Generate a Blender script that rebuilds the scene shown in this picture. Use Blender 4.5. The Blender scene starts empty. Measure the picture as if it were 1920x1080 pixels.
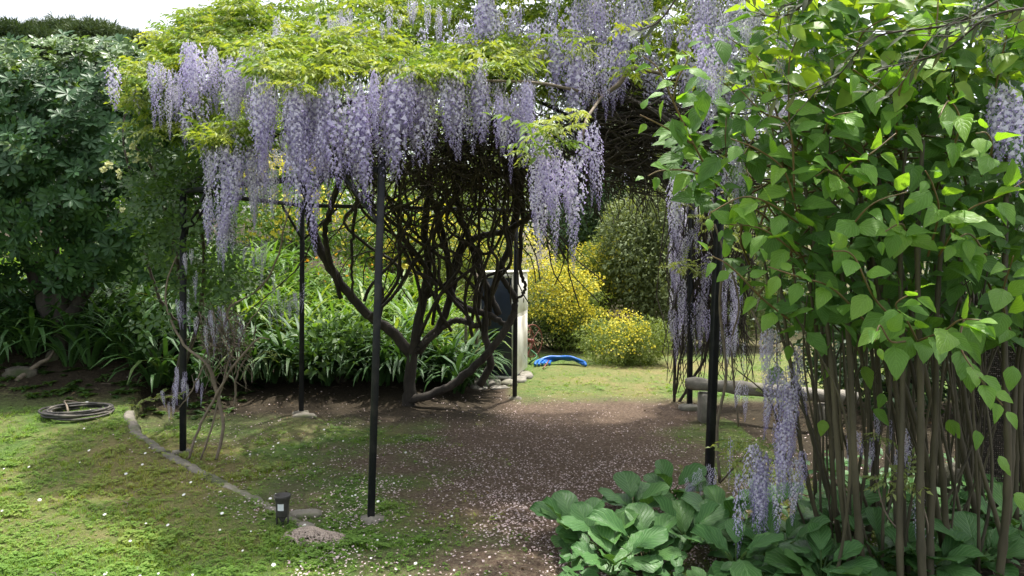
import bpy, math, random
import numpy as np
from mathutils import Matrix, Vector

rng = np.random.default_rng(11)
random.seed(11)
C = bpy.context.scene.collection
S = bpy.context.scene
rad = math.radians

# ------------------------------------------------------------------ camera, sky, sun, exposure
EYE, FPX, PITCH = 1.65, 1400.0, rad(2.33)
cam = bpy.data.cameras.new('camera'); camo = bpy.data.objects.new('camera', cam); C.objects.link(camo)
camo.location = (0, 0, EYE); camo.rotation_euler = (rad(90) - PITCH, 0, 0)
cam.sensor_width = 36; cam.lens = FPX / 1920 * 36; cam.clip_end = 600; cam.clip_start = 0.05
S.camera = camo
SUN = np.array([0.13, 0.22, 1.0]); SUN /= np.linalg.norm(SUN)
w = bpy.data.worlds.new('World'); S.world = w; w.use_nodes = True
nt = w.node_tree; nt.nodes.clear()
sky = nt.nodes.new('ShaderNodeTexSky'); sky.sky_type = 'NISHITA'; sky.sun_disc = False
sky.sun_elevation = math.asin(SUN[2]); sky.sun_rotation = math.atan2(SUN[0], SUN[1])
sky.air_density = 1.0; sky.dust_density = 5.0; sky.ozone_density = 1.0
bg = nt.nodes.new('ShaderNodeBackground'); bg.inputs['Strength'].default_value = 0.15
wo = nt.nodes.new('ShaderNodeOutputWorld')
hs = nt.nodes.new('ShaderNodeHueSaturation'); hs.inputs['Saturation'].default_value = .35; hs.inputs['Value'].default_value = 1.15   # thin white cloud
nt.links.new(sky.outputs[0], hs.inputs['Color']); nt.links.new(hs.outputs[0], bg.inputs[0]); nt.links.new(bg.outputs[0], wo.inputs[0])
sl = bpy.data.lights.new('sun', 'SUN'); sl.energy = 3.0; sl.angle = rad(1.2); sl.color = (1.0, 0.955, 0.87)
so = bpy.data.objects.new('sun', sl); C.objects.link(so)
so.rotation_euler = Vector(SUN).to_track_quat('Z', 'Y').to_euler(); so.location = (3, -3, 12)
S.view_settings.view_transform = 'Standard'; S.view_settings.look = 'None'
S.view_settings.exposure = 1.22; S.view_settings.gamma = 1.0; S.view_settings.use_curve_mapping = False

# ------------------------------------------------------------------ basic helpers
CP, SP = math.cos(PITCH), math.sin(PITCH)
def P(px, py, D):
    """the point seen at photograph pixel (px, py), D metres in front of the camera"""
    px = np.asarray(px, float); py = np.asarray(py, float); D = np.asarray(D, float)
    u = (px - 960) / FPX; v = (540 - py) / FPX
    dy = CP + v * SP; dz = -SP + v * CP
    k = D / dy
    return np.stack([u * k, D + 0 * k, EYE + dz * k], -1)
def sm(x, a, b):
    t = np.clip((np.asarray(x, float) - a) / (b - a), 0, 1); return t * t * (3 - 2 * t)
KY = [3.9, 4.20, 4.32, 4.70, 5.02, 5.40, 5.91, 6.4, 7.07, 7.9, 8.6]
KX = [-.80, -.96, -1.11, -1.51, -1.86, -2.27, -2.83, -3.25, -3.66, -3.9, -4.0]
def kerb_x(y): return np.interp(y, KY, KX)
def H(x, y):
    x = np.asarray(x, float); y = np.asarray(y, float)
    hl = np.interp(y, [4.0, 4.4, 5, 6, 7.5], [0, .03, .07, .13, .19])
    left = sm(kerb_x(y) - x, -.02, .06)
    z = hl * left
    z = z + sm(y, 7.3, 8.7) * sm(-x, 2.9, 4.3) * .42
    z = z + sm(y, 7.9, 9.6) * sm(-x, .35, 1.2) * .18 + sm(y, 9.5, 14) * sm(-x, .2, 2.0) * .5
    z = z + sm(y, 13, 45) * 3.0
    z = z + .012 * np.sin(x * 3.1 + 1.3) * np.cos(y * 2.7) + .006 * np.sin(x * 9 + y * 7)
    return z
def G(px, py):
    """first ground point on the sight line"""
    D = np.arange(2.5, 60, .01); p = P(px, py, D); hit = np.where(p[:, 2] <= H(p[:, 0], p[:, 1]))[0]
    p = p[hit[0] if len(hit) else -1].copy(); p[2] = float(H(p[0], p[1])); return p
def px2m(n, D): return n / FPX * D

def tag(o, label=None, cat=None, group=None, kind=None):
    if label: o['label'] = label
    if cat: o['category'] = cat
    if group: o['group'] = group
    if kind: o['kind'] = kind
    return o
def mesh(name, V, F, mat=None, vc=None, smooth=False):
    """V (n,3); F an (m,3)/(m,4) array or a list of such arrays"""
    V = np.asarray(V, np.float32)
    Fs = [np.asarray(f, np.int32) for f in (F if isinstance(F, list) else [F]) if len(f)]
    me = bpy.data.meshes.new(name)
    me.vertices.add(len(V)); me.vertices.foreach_set('co', V.ravel())
    loops = np.concatenate([f.ravel() for f in Fs]); tot = np.concatenate([np.full(len(f), f.shape[1], np.int32) for f in Fs])
    st = np.concatenate([[0], np.cumsum(tot)[:-1]]).astype(np.int32)
    me.loops.add(len(loops)); me.loops.foreach_set('vertex_index', loops)
    me.polygons.add(len(tot)); me.polygons.foreach_set('loop_start', st); me.polygons.foreach_set('loop_total', tot)
    me.update(calc_edges=True)
    if smooth: me.polygons.foreach_set('use_smooth', np.ones(len(tot), bool))
    if vc is not None:
        a = me.color_attributes.new('vc', 'FLOAT_COLOR', 'POINT')
        c = np.ones((len(V), 4), np.float32); c[:, :3] = vc; a.data.foreach_set('color', c.ravel())
    if mat: me.materials.append(mat)
    me.validate(); return me
def ob(name, me, parent=None, loc=(0, 0, 0), M=None):
    o = bpy.data.objects.new(name, me); C.objects.link(o)
    if parent: o.parent = parent
    if M is not None: o.matrix_basis = M
    else: o.location = loc
    return o
def thing(name, loc, label, cat, group=None):
    o = bpy.data.objects.new(name, None); C.objects.link(o); o.location = [float(v) for v in loc]
    o.empty_display_size = .1
    return tag(o, label, cat, group)
def local(V, root): return np.asarray(V) - np.array(root.location)
def mat4(R, pos, s=1.0):
    M = Matrix([[float(R[i][j]) * s for j in range(3)] + [float(pos[i])] for i in range(3)] + [[0, 0, 0, 1]]); return M
def frames(d, up):
    d = d / (np.linalg.norm(d, axis=-1, keepdims=True) + 1e-9)
    z = up - d * (d * up).sum(-1, keepdims=True); z = z / (np.linalg.norm(z, axis=-1, keepdims=True) + 1e-9)
    x = np.cross(d, z); return np.stack([x, d, z], -1)
def unit(n): v = rng.normal(size=(n, 3)); return v / np.linalg.norm(v, axis=1, keepdims=True)
def cat(parts):
    """parts: list of (V, F, vc) -> joined"""
    Vs, Fs, Cs, o = [], [], [], 0
    for V, F, c in parts:
        Vs.append(V); Fs.append(np.asarray(F) + o); Cs.append(np.broadcast_to(c, (len(V), 3))); o += len(V)
    return np.concatenate(Vs), np.concatenate(Fs), np.concatenate(Cs)
def xf(proto, R, pos, s=1.0, r=None):
    V, F, c = proto
    c = np.array(np.broadcast_to(c, (len(V), 3)), float)
    if r is not None: c[:, 0] = r
    return ((V * s) @ np.asarray(R).T + pos, F, c)
def scatter(protos, pos, R, scale, r=None):
    """many copies of prototype meshes as one (V, F, vc)"""
    n = len(pos); scale = np.broadcast_to(scale, (n,)); which = rng.integers(0, len(protos), n)
    r = rng.random(n) if r is None else r
    Vs, Fs, Cs, o = [], [], [], 0
    for k, (V, F, c) in enumerate(protos):
        i = np.where(which == k)[0]
        if not len(i): continue
        W = np.einsum('nij,vj->nvi', R[i], V) * scale[i][:, None, None] + pos[i][:, None, :]
        FF = (F[None] + (np.arange(len(i)) * len(V))[:, None, None]).reshape(-1, F.shape[1]) + o
        cc = np.broadcast_to(c, (len(V), 3)); CC = np.repeat(cc[None], len(i), 0).copy()
        CC[:, :, 0] = np.clip(.25 * CC[:, :, 0] + .75 * r[i][:, None], 0, 1)
        Vs.append(W.reshape(-1, 3)); Fs.append(FF); Cs.append(CC.reshape(-1, 3)); o += len(i) * len(V)
    return np.concatenate(Vs), np.concatenate(Fs), np.concatenate(Cs)
def spline(pts, n):
    """Catmull-Rom through rows of any width"""
    p = np.asarray(pts, float); p = np.vstack([2 * p[0] - p[1], p, 2 * p[-1] - p[-2]])
    m = len(p) - 3; t = np.linspace(0, m - 1e-6, n); i = t.astype(int); f = (t - i)[:, None]
    a, b, c, d = p[i], p[i + 1], p[i + 2], p[i + 3]
    return .5 * (2 * b + (c - a) * f + (2 * a - 5 * b + 4 * c - d) * f ** 2 + (3 * b - a - 3 * c + d) * f ** 3)
def tube(pts, r, sides=6, r0=None, cap=True):
    """quads; pts (n,3), r scalar or (n,)"""
    pts = np.asarray(pts, float); n = len(pts); r = np.broadcast_to(r, (n,))
    T = np.gradient(pts, axis=0); T /= np.linalg.norm(T, axis=1, keepdims=True) + 1e-9
    ref = np.array([0, 0, 1.]) if abs(T[:, 2]).mean() < .8 else np.array([1., 0, 0])
    A = np.cross(T, ref); A /= np.linalg.norm(A, axis=1, keepdims=True) + 1e-9; B = np.cross(T, A)
    a = np.arange(sides) / sides * 2 * math.pi
    V = pts[:, None] + r[:, None, None] * (np.cos(a)[None, :, None] * A[:, None] + np.sin(a)[None, :, None] * B[:, None])
    i = np.arange(n - 1)[:, None] * sides; j = np.arange(sides)[None]; k = (j + 1) % sides
    F = np.stack([i + j, i + k, i + sides + k, i + sides + j], -1).reshape(-1, 4)
    V = V.reshape(-1, 3)
    if cap:
        V = np.vstack([V, pts[:1], pts[-1:]]); e = len(V)
        j = np.arange(sides); k = (j + 1) % sides
        F = np.vstack([F, np.stack([j, k, np.full(sides, e - 2), np.full(sides, e - 2)], -1)[:, [1, 0, 2, 2]] * 1,
                       np.stack([(n - 1) * sides + j, (n - 1) * sides + k, np.full(sides, e - 1), np.full(sides, e - 1)], -1)])
    return V, F, np.full((len(V), 3), [rng.random(), .5, .5])
def q2t(V, F, c):
    t = np.vstack([F[:, [0, 1, 2]], F[:, [0, 2, 3]]]); t = t[(t[:, 0] != t[:, 1]) & (t[:, 1] != t[:, 2]) & (t[:, 0] != t[:, 2])]; return V, t, c
def tubet(*a, **k): return q2t(*tube(*a, **k))
def box(c, s, R=None, bev=0.0):
    """bevelled box as triangles/quads via bmesh-free construction"""
    hx, hy, hz = np.array(s) / 2.; b = min(bev, .45 * min(s))
    if b <= 0:
        V = np.array([[x, y, z] for z in (-hz, hz) for y in (-hy, hy) for x in (-hx, hx)])
        F = np.array([[0, 2, 3, 1], [4, 5, 7, 6], [0, 1, 5, 4], [2, 6, 7, 3], [0, 4, 6, 2], [1, 3, 7, 5]])
    else:
        V = []; 
        for sx in (-1, 1):
            for sy in (-1, 1):
                for sz in (-1, 1):
                    V += [[sx * hx, sy * (hy - b), sz * (hz - b)], [sx * (hx - b), sy * hy, sz * (hz - b)], [sx * (hx - b), sy * (hy - b), sz * hz]]
        V = np.array(V)
        def ix(sx, sy, sz, k): return (((sx > 0) * 4 + (sy > 0) * 2 + (sz > 0)) * 3) + k
        F = []
        for k, f in ((0, lambda a, b_, s_: (s_, a, b_)), (1, lambda a, b_, s_: (a, s_, b_)), (2, lambda a, b_, s_: (a, b_, s_))):
            for s_ in (-1, 1): F.append([ix(*f(-1, -1, s_), k), ix(*f(1, -1, s_), k), ix(*f(1, 1, s_), k), ix(*f(-1, 1, s_), k)])
        for s1 in (-1, 1):
            for s2 in (-1, 1):
                F.append([ix(-1, s1, s2, 1), ix(1, s1, s2, 1), ix(1, s1, s2, 2), ix(-1, s1, s2, 2)])
                F.append([ix(s1, -1, s2, 0), ix(s1, 1, s2, 0), ix(s1, 1, s2, 2), ix(s1, -1, s2, 2)])
                F.append([ix(s1, s2, -1, 0), ix(s1, s2, 1, 0), ix(s1, s2, 1, 1), ix(s1, s2, -1, 1)])
                for s3 in (-1, 1): F.append([ix(s1, s2, s3, 0), ix(s1, s2, s3, 1), ix(s1, s2, s3, 2), ix(s1, s2, s3, 2)])
        F = np.array(F)
    if R is not None: V = V @ np.asarray(R).T
    return V + np.array(c), F, np.full((len(V), 3), .5)
def fix(me):
    import bmesh
    b = bmesh.new(); b.from_mesh(me); bmesh.ops.recalc_face_normals(b, faces=b.faces); b.to_mesh(me); b.free(); return me
def addm(name, g, mat, parent=None, smooth=False, recalc=False, **k):
    V, F, c = g
    V = local(V, parent) if parent is not None and 'M' not in k else V
    F = np.asarray(F)
    if F.shape[1] == 4:
        d = F[:, 2] == F[:, 3]; F = [F[~d], F[d][:, :3]]
    me = mesh(name, V, F, mat, c, smooth)
    if recalc: fix(me)
    return ob(name, me, parent, **k)

# ------------------------------------------------------------------ materials
def nmat(name):
    m = bpy.data.materials.new(name); m.use_nodes = True; n = m.node_tree; n.nodes.clear()
    return m, n, n.nodes.new, n.links.new
def ramp(n, stops):
    r = n.nodes.new('ShaderNodeValToRGB'); e = r.color_ramp.elements
    while len(e) < len(stops): e.new(.5)
    for i, (p, c) in enumerate(stops): e[i].position = p; e[i].color = (*c, 1)
    return r
def leaf_mat(name, stops, trans=.35, rough=.45, spec=.35, tcol=(1.35, 1.3, .45), veins=False, noise=30, tip=None):
    m, n, N, L = nmat(name)
    a = N('ShaderNodeAttribute'); a.attribute_name = 'vc'; sep = N('ShaderNodeSeparateColor'); L(a.outputs['Color'], sep.inputs[0])
    oi = N('ShaderNodeObjectInfo'); ma = N('ShaderNodeMath'); ma.operation = 'MULTIPLY_ADD'
    L(oi.outputs['Random'], ma.inputs[0]); ma.inputs[1].default_value = .5; L(sep.outputs[0], ma.inputs[2])
    md = N('ShaderNodeMath'); md.operation = 'MULTIPLY'; L(ma.outputs[0], md.inputs[0]); md.inputs[1].default_value = .667
    rp = ramp(n, stops); L(md.outputs[0], rp.inputs[0])
    tc = N('ShaderNodeTexCoord'); nz = N('ShaderNodeTexNoise'); nz.inputs['Scale'].default_value = noise; L(tc.outputs['Object'], nz.inputs['Vector'])
    mr = N('ShaderNodeMapRange'); L(nz.outputs[0], mr.inputs[0]); mr.inputs[3].default_value = .72; mr.inputs[4].default_value = 1.25
    mx = N('ShaderNodeMix'); mx.data_type = 'RGBA'; mx.blend_type = 'MULTIPLY'; mx.inputs[0].default_value = 1
    L(rp.outputs[0], mx.inputs[6]); L(mr.outputs[0], mx.inputs[7]); col = mx.outputs[2]
    if tip:
        mt = N('ShaderNodeMix'); mt.data_type = 'RGBA'; L(sep.outputs[1], mt.inputs[0]); L(col, mt.inputs[6]); mt.inputs[7].default_value = (*tip, 1); col = mt.outputs[2]
    p = N('ShaderNodeBsdfPrincipled'); L(col, p.inputs['Base Color']); p.inputs['Roughness'].default_value = rough
    p.inputs['Specular IOR Level'].default_value = spec
    if veins:
        # vc.g = along the leaf, vc.b = across (0 midrib .. 1 edge)
        v = N('ShaderNodeMath'); v.operation = 'MULTIPLY_ADD'; L(sep.outputs[2], v.inputs[0]); v.inputs[1].default_value = -.55; L(sep.outputs[1], v.inputs[2])
        s = N('ShaderNodeMath'); s.operation = 'MULTIPLY'; L(v.outputs[0], s.inputs[0]); s.inputs[1].default_value = 38
        si = N('ShaderNodeMath'); si.operation = 'SINE'; L(s.outputs[0], si.inputs[0])
        mp = N('ShaderNodeMapRange'); L(si.outputs[0], mp.inputs[0]); mp.inputs[1].default_value = .45; mp.inputs[2].default_value = 1.0
        mid = N('ShaderNodeMapRange'); L(sep.outputs[2], mid.inputs[0]); mid.inputs[1].default_value = .0; mid.inputs[2].default_value = .09; mid.inputs[3].default_value = 1; mid.inputs[4].default_value = 0
        mxx = N('ShaderNodeMath'); mxx.operation = 'MAXIMUM'; L(mp.outputs[0], mxx.inputs[0]); L(mid.outputs[0], mxx.inputs[1])
        mv = N('ShaderNodeMix'); mv.data_type = 'RGBA'; mv.blend_type = 'MIX'
        sc = N('ShaderNodeMath'); sc.operation = 'MULTIPLY'; L(mxx.outputs[0], sc.inputs[0]); sc.inputs[1].default_value = veins
        L(sc.outputs[0], mv.inputs[0]); L(col, mv.inputs[6])
        lt = N('ShaderNodeMix'); lt.data_type = 'RGBA'; lt.blend_type = 'ADD'; lt.inputs[0].default_value = 1; L(col, lt.inputs[6]); lt.inputs[7].default_value = (.10, .15, .06, 1)
        L(lt.outputs[2], mv.inputs[7]); col = mv.outputs[2]; L(col, p.inputs['Base Color'])
        bm = N('ShaderNodeBump'); bm.inputs['Strength'].default_value = .5; bm.inputs['Distance'].default_value = .004; bm.invert = True; L(mxx.outputs[0], bm.inputs['Height']); L(bm.outputs[0], p.inputs['Normal'])
    t = N('ShaderNodeBsdfTranslucent'); tm = N('ShaderNodeMix'); tm.data_type = 'RGBA'; tm.blend_type = 'MULTIPLY'; tm.inputs[0].default_value = 1
    L(col, tm.inputs[6]); tm.inputs[7].default_value = (*tcol, 1); L(tm.outputs[2], t.inputs[0])
    ms = N('ShaderNodeMixShader'); ms.inputs[0].default_value = trans; L(p.outputs[0], ms.inputs[1]); L(t.outputs[0], ms.inputs[2])
    o = N('ShaderNodeOutputMaterial'); L(ms.outputs[0], o.inputs[0]); return m
def solid(name, c1, c2=None, rough=.7, scale=8, bump=.3, metal=0, dist=.01, stretch=(1, 1, 1), spec=.4, coord='Object', detail=6, dirt=None):
    m, n, N, L = nmat(name); c2 = c2 or tuple(v * .6 for v in c1)
    tc = N('ShaderNodeTexCoord'); mp = N('ShaderNodeMapping'); mp.inputs['Scale'].default_value = stretch; L(tc.outputs[coord], mp.inputs[0])
    nz = N('ShaderNodeTexNoise'); nz.inputs['Scale'].default_value = scale; nz.inputs['Detail'].default_value = detail; nz.inputs['Roughness'].default_value = .65; L(mp.outputs[0], nz.inputs['Vector'])
    rp = ramp(n, [(.3, c2), (.7, c1)]); L(nz.outputs[0], rp.inputs[0]); col = rp.outputs[0]
    if dirt:
        n2 = N('ShaderNodeTexNoise'); n2.inputs['Scale'].default_value = scale * .4; n2.inputs['Detail'].default_value = 8; L(tc.outputs[coord], n2.inputs['Vector'])
        r2 = ramp(n, [(.5, (0, 0, 0)), (.64, (1, 1, 1))]); L(n2.outputs[0], r2.inputs[0]); mx = N('ShaderNodeMix'); mx.data_type = 'RGBA'
        L(r2.outputs[0], mx.inputs[0]); L(col, mx.inputs[6]); mx.inputs[7].default_value = (*dirt, 1); col = mx.outputs[2]
    p = N('ShaderNodeBsdfPrincipled'); L(col, p.inputs['Base Color']); p.inputs['Roughness'].default_value = rough; p.inputs['Metallic'].default_value = metal
    p.inputs['Specular IOR Level'].default_value = spec
    b = N('ShaderNodeBump'); b.inputs['Strength'].default_value = bump; b.inputs['Distance'].default_value = dist; L(nz.outputs[0], b.inputs['Height']); L(b.outputs[0], p.inputs['Normal'])
    o = N('ShaderNodeOutputMaterial'); L(p.outputs[0], o.inputs[0]); return m

M_wleaf = leaf_mat('wisteria_leaf', [(0, (.08, .15, .035)), (.3, (.17, .27, .05)), (.65, (.34, .40, .06)), (1, (.56, .50, .06))], .42, .5, .3, (1.25, 1.2, .5))
M_wleaf_pale = leaf_mat('wisteria_leaf_pale', [(0, (.17, .24, .08)), (1, (.42, .46, .17))], .4, .5, .3)
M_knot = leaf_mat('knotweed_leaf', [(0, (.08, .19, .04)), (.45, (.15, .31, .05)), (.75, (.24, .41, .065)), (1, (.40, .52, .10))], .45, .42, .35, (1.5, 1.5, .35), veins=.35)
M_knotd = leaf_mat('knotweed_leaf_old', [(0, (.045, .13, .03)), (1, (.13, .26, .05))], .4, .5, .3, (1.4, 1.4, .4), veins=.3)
M_knot_backlit = leaf_mat('knotweed_leaf_backlit', [(0, (.15, .30, .05)), (1, (.36, .50, .09))], .5, .45, .3, (1.4, 1.3, .3))  # brighter leaf copy for the top, backlight put into its colour
M_berg = leaf_mat('bergenia_leaf', [(0, (.035, .105, .028)), (.5, (.06, .16, .04)), (.9, (.11, .225, .05)), (1, (.24, .24, .07))], .2, .46, .4, veins=.4)
M_pitt = leaf_mat('pittosporum_leaf', [(0, (.03, .08, .03)), (.6, (.055, .125, .045)), (.9, (.10, .18, .05)), (1, (.2, .27, .07))], .2, .48, .35, tip=None)
M_pitt_lit = leaf_mat('pittosporum_leaf_lit', [(0, (.07, .13, .05)), (.6, (.14, .23, .06)), (1, (.27, .36, .09))], .3, .35, .5)  # paler leaf copy for the crown top, sunlight put into its colour
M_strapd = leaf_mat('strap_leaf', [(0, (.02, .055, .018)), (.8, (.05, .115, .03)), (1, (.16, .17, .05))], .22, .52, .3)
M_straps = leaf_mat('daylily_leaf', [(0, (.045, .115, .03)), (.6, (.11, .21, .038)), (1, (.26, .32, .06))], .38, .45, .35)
M_rose = leaf_mat('rose_leaf', [(0, (.035, .085, .025)), (1, (.11, .19, .045))], .35, .45, .3)
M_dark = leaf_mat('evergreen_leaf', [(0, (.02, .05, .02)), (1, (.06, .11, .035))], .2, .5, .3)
M_grey = leaf_mat('grey_green_leaf', [(0, (.10, .14, .06)), (1, (.22, .26, .12))], .3, .6, .2)
M_bushg = leaf_mat('broom_leaf', [(0, (.06, .10, .03)), (1, (.22, .28, .07))], .35, .55, .2)
M_yel = leaf_mat('yellow_blossom', [(0, (.52, .46, .05)), (.6, (.68, .62, .08)), (1, (.78, .74, .2))], .3, .6, .2, (1.1, 1.05, .5))
M_orange = leaf_mat('orange_blossom', [(0, (.7, .28, .02)), (1, (.8, .45, .04))], .3, .6, .2, (1.1, 1, .5))
M_pine = leaf_mat('pine_needles', [(0, (.035, .065, .03)), (1, (.09, .13, .05))], .15, .6, .2)
M_olive = leaf_mat('olive_leaf', [(0, (.06, .075, .045)), (.6, (.09, .11, .065)), (1, (.15, .17, .11))], .25, .65, .2)
M_grass = leaf_mat('grass_blades', [(0, (.085, .18, .03)), (.45, (.16, .28, .05)), (.75, (.27, .33, .08)), (1, (.42, .36, .15))], .4, .55, .25)
M_petal = leaf_mat('fallen_petal', [(0, (.24, .16, .14)), (.5, (.46, .35, .33)), (1, (.72, .62, .62))], .2, .7, .2, (1, 1, 1))
M_daisy = leaf_mat('daisy_petal', [(0, (.8, .8, .76)), (1, (.85, .84, .8))], .2, .7, .2, (1, 1, 1))
M_cream = leaf_mat('cream_blossom', [(0, (.65, .66, .36)), (1, (.8, .79, .55))], .3, .7, .2, (1, 1, .8))
M_litter = leaf_mat('dead_leaf', [(0, (.07, .045, .025)), (.7, (.19, .13, .07)), (1, (.36, .27, .15))], .15, .7, .2, (1, 1, 1))

def flower_mat():
    m, n, N, L = nmat('wisteria_floret')
    a = N('ShaderNodeAttribute'); a.attribute_name = 'vc'; sep = N('ShaderNodeSeparateColor'); L(a.outputs['Color'], sep.inputs[0])
    oi = N('ShaderNodeObjectInfo')
    pale = ramp(n, [(0, (.66, .60, .84)), (.5, (.78, .75, .89)), (1, (.86, .84, .88))]); L(oi.outputs['Random'], pale.inputs[0])
    deep = ramp(n, [(0, (.20, .13, .42)), (.5, (.30, .22, .54)), (1, (.40, .33, .62))]); L(sep.outputs[0], deep.inputs[0])
    mx = N('ShaderNodeMix'); mx.data_type = 'RGBA'; L(sep.outputs[2], mx.inputs[0]); L(deep.outputs[0], mx.inputs[6]); L(pale.outputs[0], mx.inputs[7])
    p = N('ShaderNodeBsdfPrincipled'); L(mx.outputs[2], p.inputs['Base Color']); p.inputs['Roughness'].default_value = .6; p.inputs['Specular IOR Level'].default_value = .2
    t = N('ShaderNodeBsdfTranslucent'); L(mx.outputs[2], t.inputs[0]); ms = N('ShaderNodeMixShader'); ms.inputs[0].default_value = .42
    L(p.outputs[0], ms.inputs[1]); L(t.outputs[0], ms.inputs[2]); o = N('ShaderNodeOutputMaterial'); L(ms.outputs[0], o.inputs[0]); return m
M_flower = flower_mat()
M_bark = solid('wisteria_bark', (.062, .052, .042), (.018, .015, .012), .85, 14, .8, dist=.02, stretch=(1, 1, .35))
M_barkl = solid('pale_bark', (.26, .21, .155), (.12, .095, .07), .8, 20, .6, dist=.01)
M_twig = solid('dry_twig', (.075, .06, .045), (.03, .024, .018), .85, 20, .4)
M_knotstem = solid('knotweed_stalk', (.115, .10, .06), (.04, .036, .022), .55, 9, .35, dist=.006, stretch=(1, 1, .25))
M_redtwig = solid('reddish_shoot', (.20, .12, .055), (.11, .10, .035), .55, 12, .2)
M_iron = solid('black_painted_iron', (.010, .012, .015), (.006, .007, .009), .5, 30, .25, metal=.0, dist=.002, dirt=(.022, .022, .022), spec=.35)
M_concrete = solid('weathered_concrete', (.25, .225, .185), (.13, .12, .095), .9, 14, .7, dist=.012, dirt=(.10, .11, .055))
M_stone = solid('grey_stone', (.30, .275, .235), (.14, .13, .11), .9, 9, .8, dist=.02, dirt=(.16, .155, .11))
M_rock = solid('mossy_rock', (.17, .15, .12), (.06, .055, .04), .95, 9, .9, dist=.03, dirt=(.05, .065, .025))
M_white = solid('cream_painted_steel', (.82, .80, .74), (.72, .70, .63), .5, 5, .12, dirt=(.42, .39, .32))
M_navy = solid('navy_door_paint', (.016, .026, .045), (.010, .016, .028), .35, 6, .1)
M_blackrub = solid('black_rubber', (.06, .056, .052), (.03, .028, .027), .6, 25, .2, dirt=(.15, .135, .11))
M_blue = solid('blue_plastic_hose', (.015, .14, .50), (.012, .10, .40), .3, 10, .1)
M_red = solid('red_painted_steel', (.22, .05, .035), (.13, .055, .04), .45, 10, .2)
M_greenhose = solid('green_hose', (.07, .20, .09), (.05, .14, .06), .45, 10, .1)
M_label = solid('white_sticker', (.75, .77, .78), (.62, .65, .68), .5, 10, .05)
M_gravel = solid('pale_gravel', (.42, .35, .29), (.25, .2, .165), .95, 30, .8, dist=.01)
M_soil = solid('dark_soil', (.10, .07, .045), (.045, .032, .022), .95, 12, .8)
M_screen = solid('brown_netting', (.05, .042, .033), (.025, .021, .017), .9, 30, .4)

# ------------------------------------------------------------------ leaf shapes
def leafshape(L=1., W=.5, prof='ovate', n=6, fold=.15, curl=.2, wave=0., m=1):
    """local x across, y along, z normal. vc = (0.5, along, across)"""
    t = np.linspace(0, 1, n + 1)
    if prof in ('heart', 'berg'): t = .5 * t + .5 * (1 - np.cos(np.pi * t)) / 2
    if prof == 'ovate': wd = np.sin(np.pi * t ** .8) ** .8
    elif prof == 'heart': wd = np.where(t < .28, (t / .28) ** .42, (1 - (t - .28) / .72) ** .85 * (1 + .35 * (t - .28))); wd = wd * .98
    elif prof == 'obov': wd = (t ** .9) * np.sqrt(np.clip(1 - ((t - .66) / .345) ** 2 * (t > .66), 0, 1)) * 1.35; wd = np.minimum(wd, 1)
    elif prof == 'berg': wd = np.sin(np.pi * np.clip(t, 0, 1) ** 1.15) ** .55 * (.45 + .6 * t)
    elif prof == 'lance': wd = np.sin(np.pi * t ** .75) ** 1.1
    elif prof == 'strap': wd = np.minimum(1, (1.02 - t) * 4) * (.7 + .3 * np.sin(np.pi * t))
    wd = np.clip(wd, 0.01, None); wd[-1] = .02
    y = t * L
    if prof == 'heart': y0 = -.10
    cols = np.concatenate([-np.linspace(1, 0, m + 1)[:-1], [0], np.linspace(0, 1, m + 1)[1:]])
    V, c = [], []
    for i in range(n + 1):
        for k in cols:
            x = k * wd[i] * W / 2; yy = y[i]
            if prof == 'heart' and t[i] < .2: yy -= (abs(k)) * .10 * L * (1 - t[i] / .2)
            z = fold * abs(x) - curl * L * t[i] ** 2 + wave * L * math.sin(t[i] * 19 + k * 2.4) * abs(k) ** 1.5
            V.append([x, yy, z]); c.append([.5, t[i], abs(k)])
    K = len(cols); F = [[i * K + j, i * K + j + 1, (i + 1) * K + j + 1, (i + 1) * K + j] for i in range(n) for j in range(K - 1)]
    return q2t(np.array(V), np.array(F), np.array(c, float))
def tinyleaf(L=1., W=.45, fold=.25, curl=.15):
    V = np.array([[0, 0, 0], [-W / 2, L * .45, fold * W / 2], [0, L * .5, -curl * L * .3], [W / 2, L * .45, fold * W / 2], [0, L, -curl * L]])
    F = np.array([[0, 2, 1], [0, 3, 2], [1, 2, 4], [2, 3, 4]]); return V, F, np.array([[.5, 0, 0], [.5, .5, 1], [.5, .5, 0], [.5, .5, 1], [.5, 1, 0]])
def quadleaf(L=1., W=.4):
    V = np.array([[0, 0, 0], [-W / 2, L * .5, .06 * L], [W / 2, L * .5, .06 * L], [0, L, -.08 * L]]); F = np.array([[0, 2, 1], [1, 2, 3]])
    return V, F, np.array([[.5, 0, 0], [.5, .5, 1], [.5, .5, 1], [.5, 1, 0]])

# wisteria: compound leaves in sprays
def pinnate(L, npair, ls, droop):
    out = []; t = np.linspace(0, 1, 8)
    sway = rng.normal() * .1
    pts = np.stack([sway * L * t ** 2, L * t * (1 - .12 * droop * t), -droop * L * .5 * t ** 2], -1)
    out.append(tubet(pts, np.linspace(.0016, .0008, 8), 3, cap=False))
    for i in range(npair + 1):
        tt = .18 + .82 * i / npair; p = np.array([np.interp(tt, t, pts[:, k]) for k in range(3)])
        for s in ((-1, 1) if i < npair else (0,)):
            d = np.array([s * 1.0, .45 if s else 1, -.25 - .55 * rng.random()]); d += rng.normal(size=3) * .15
            R = frames(d[None], np.array([[rng.normal() * .3, -.1, 1.]]))[0]
            out.append(xf(tinyleaf(ls * (1.05 - .3 * abs(tt - .55)) * rng.uniform(.85, 1.1), ls * .38, .25, .3), R, p, 1, rng.random() * .6))
    return cat(out)
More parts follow.
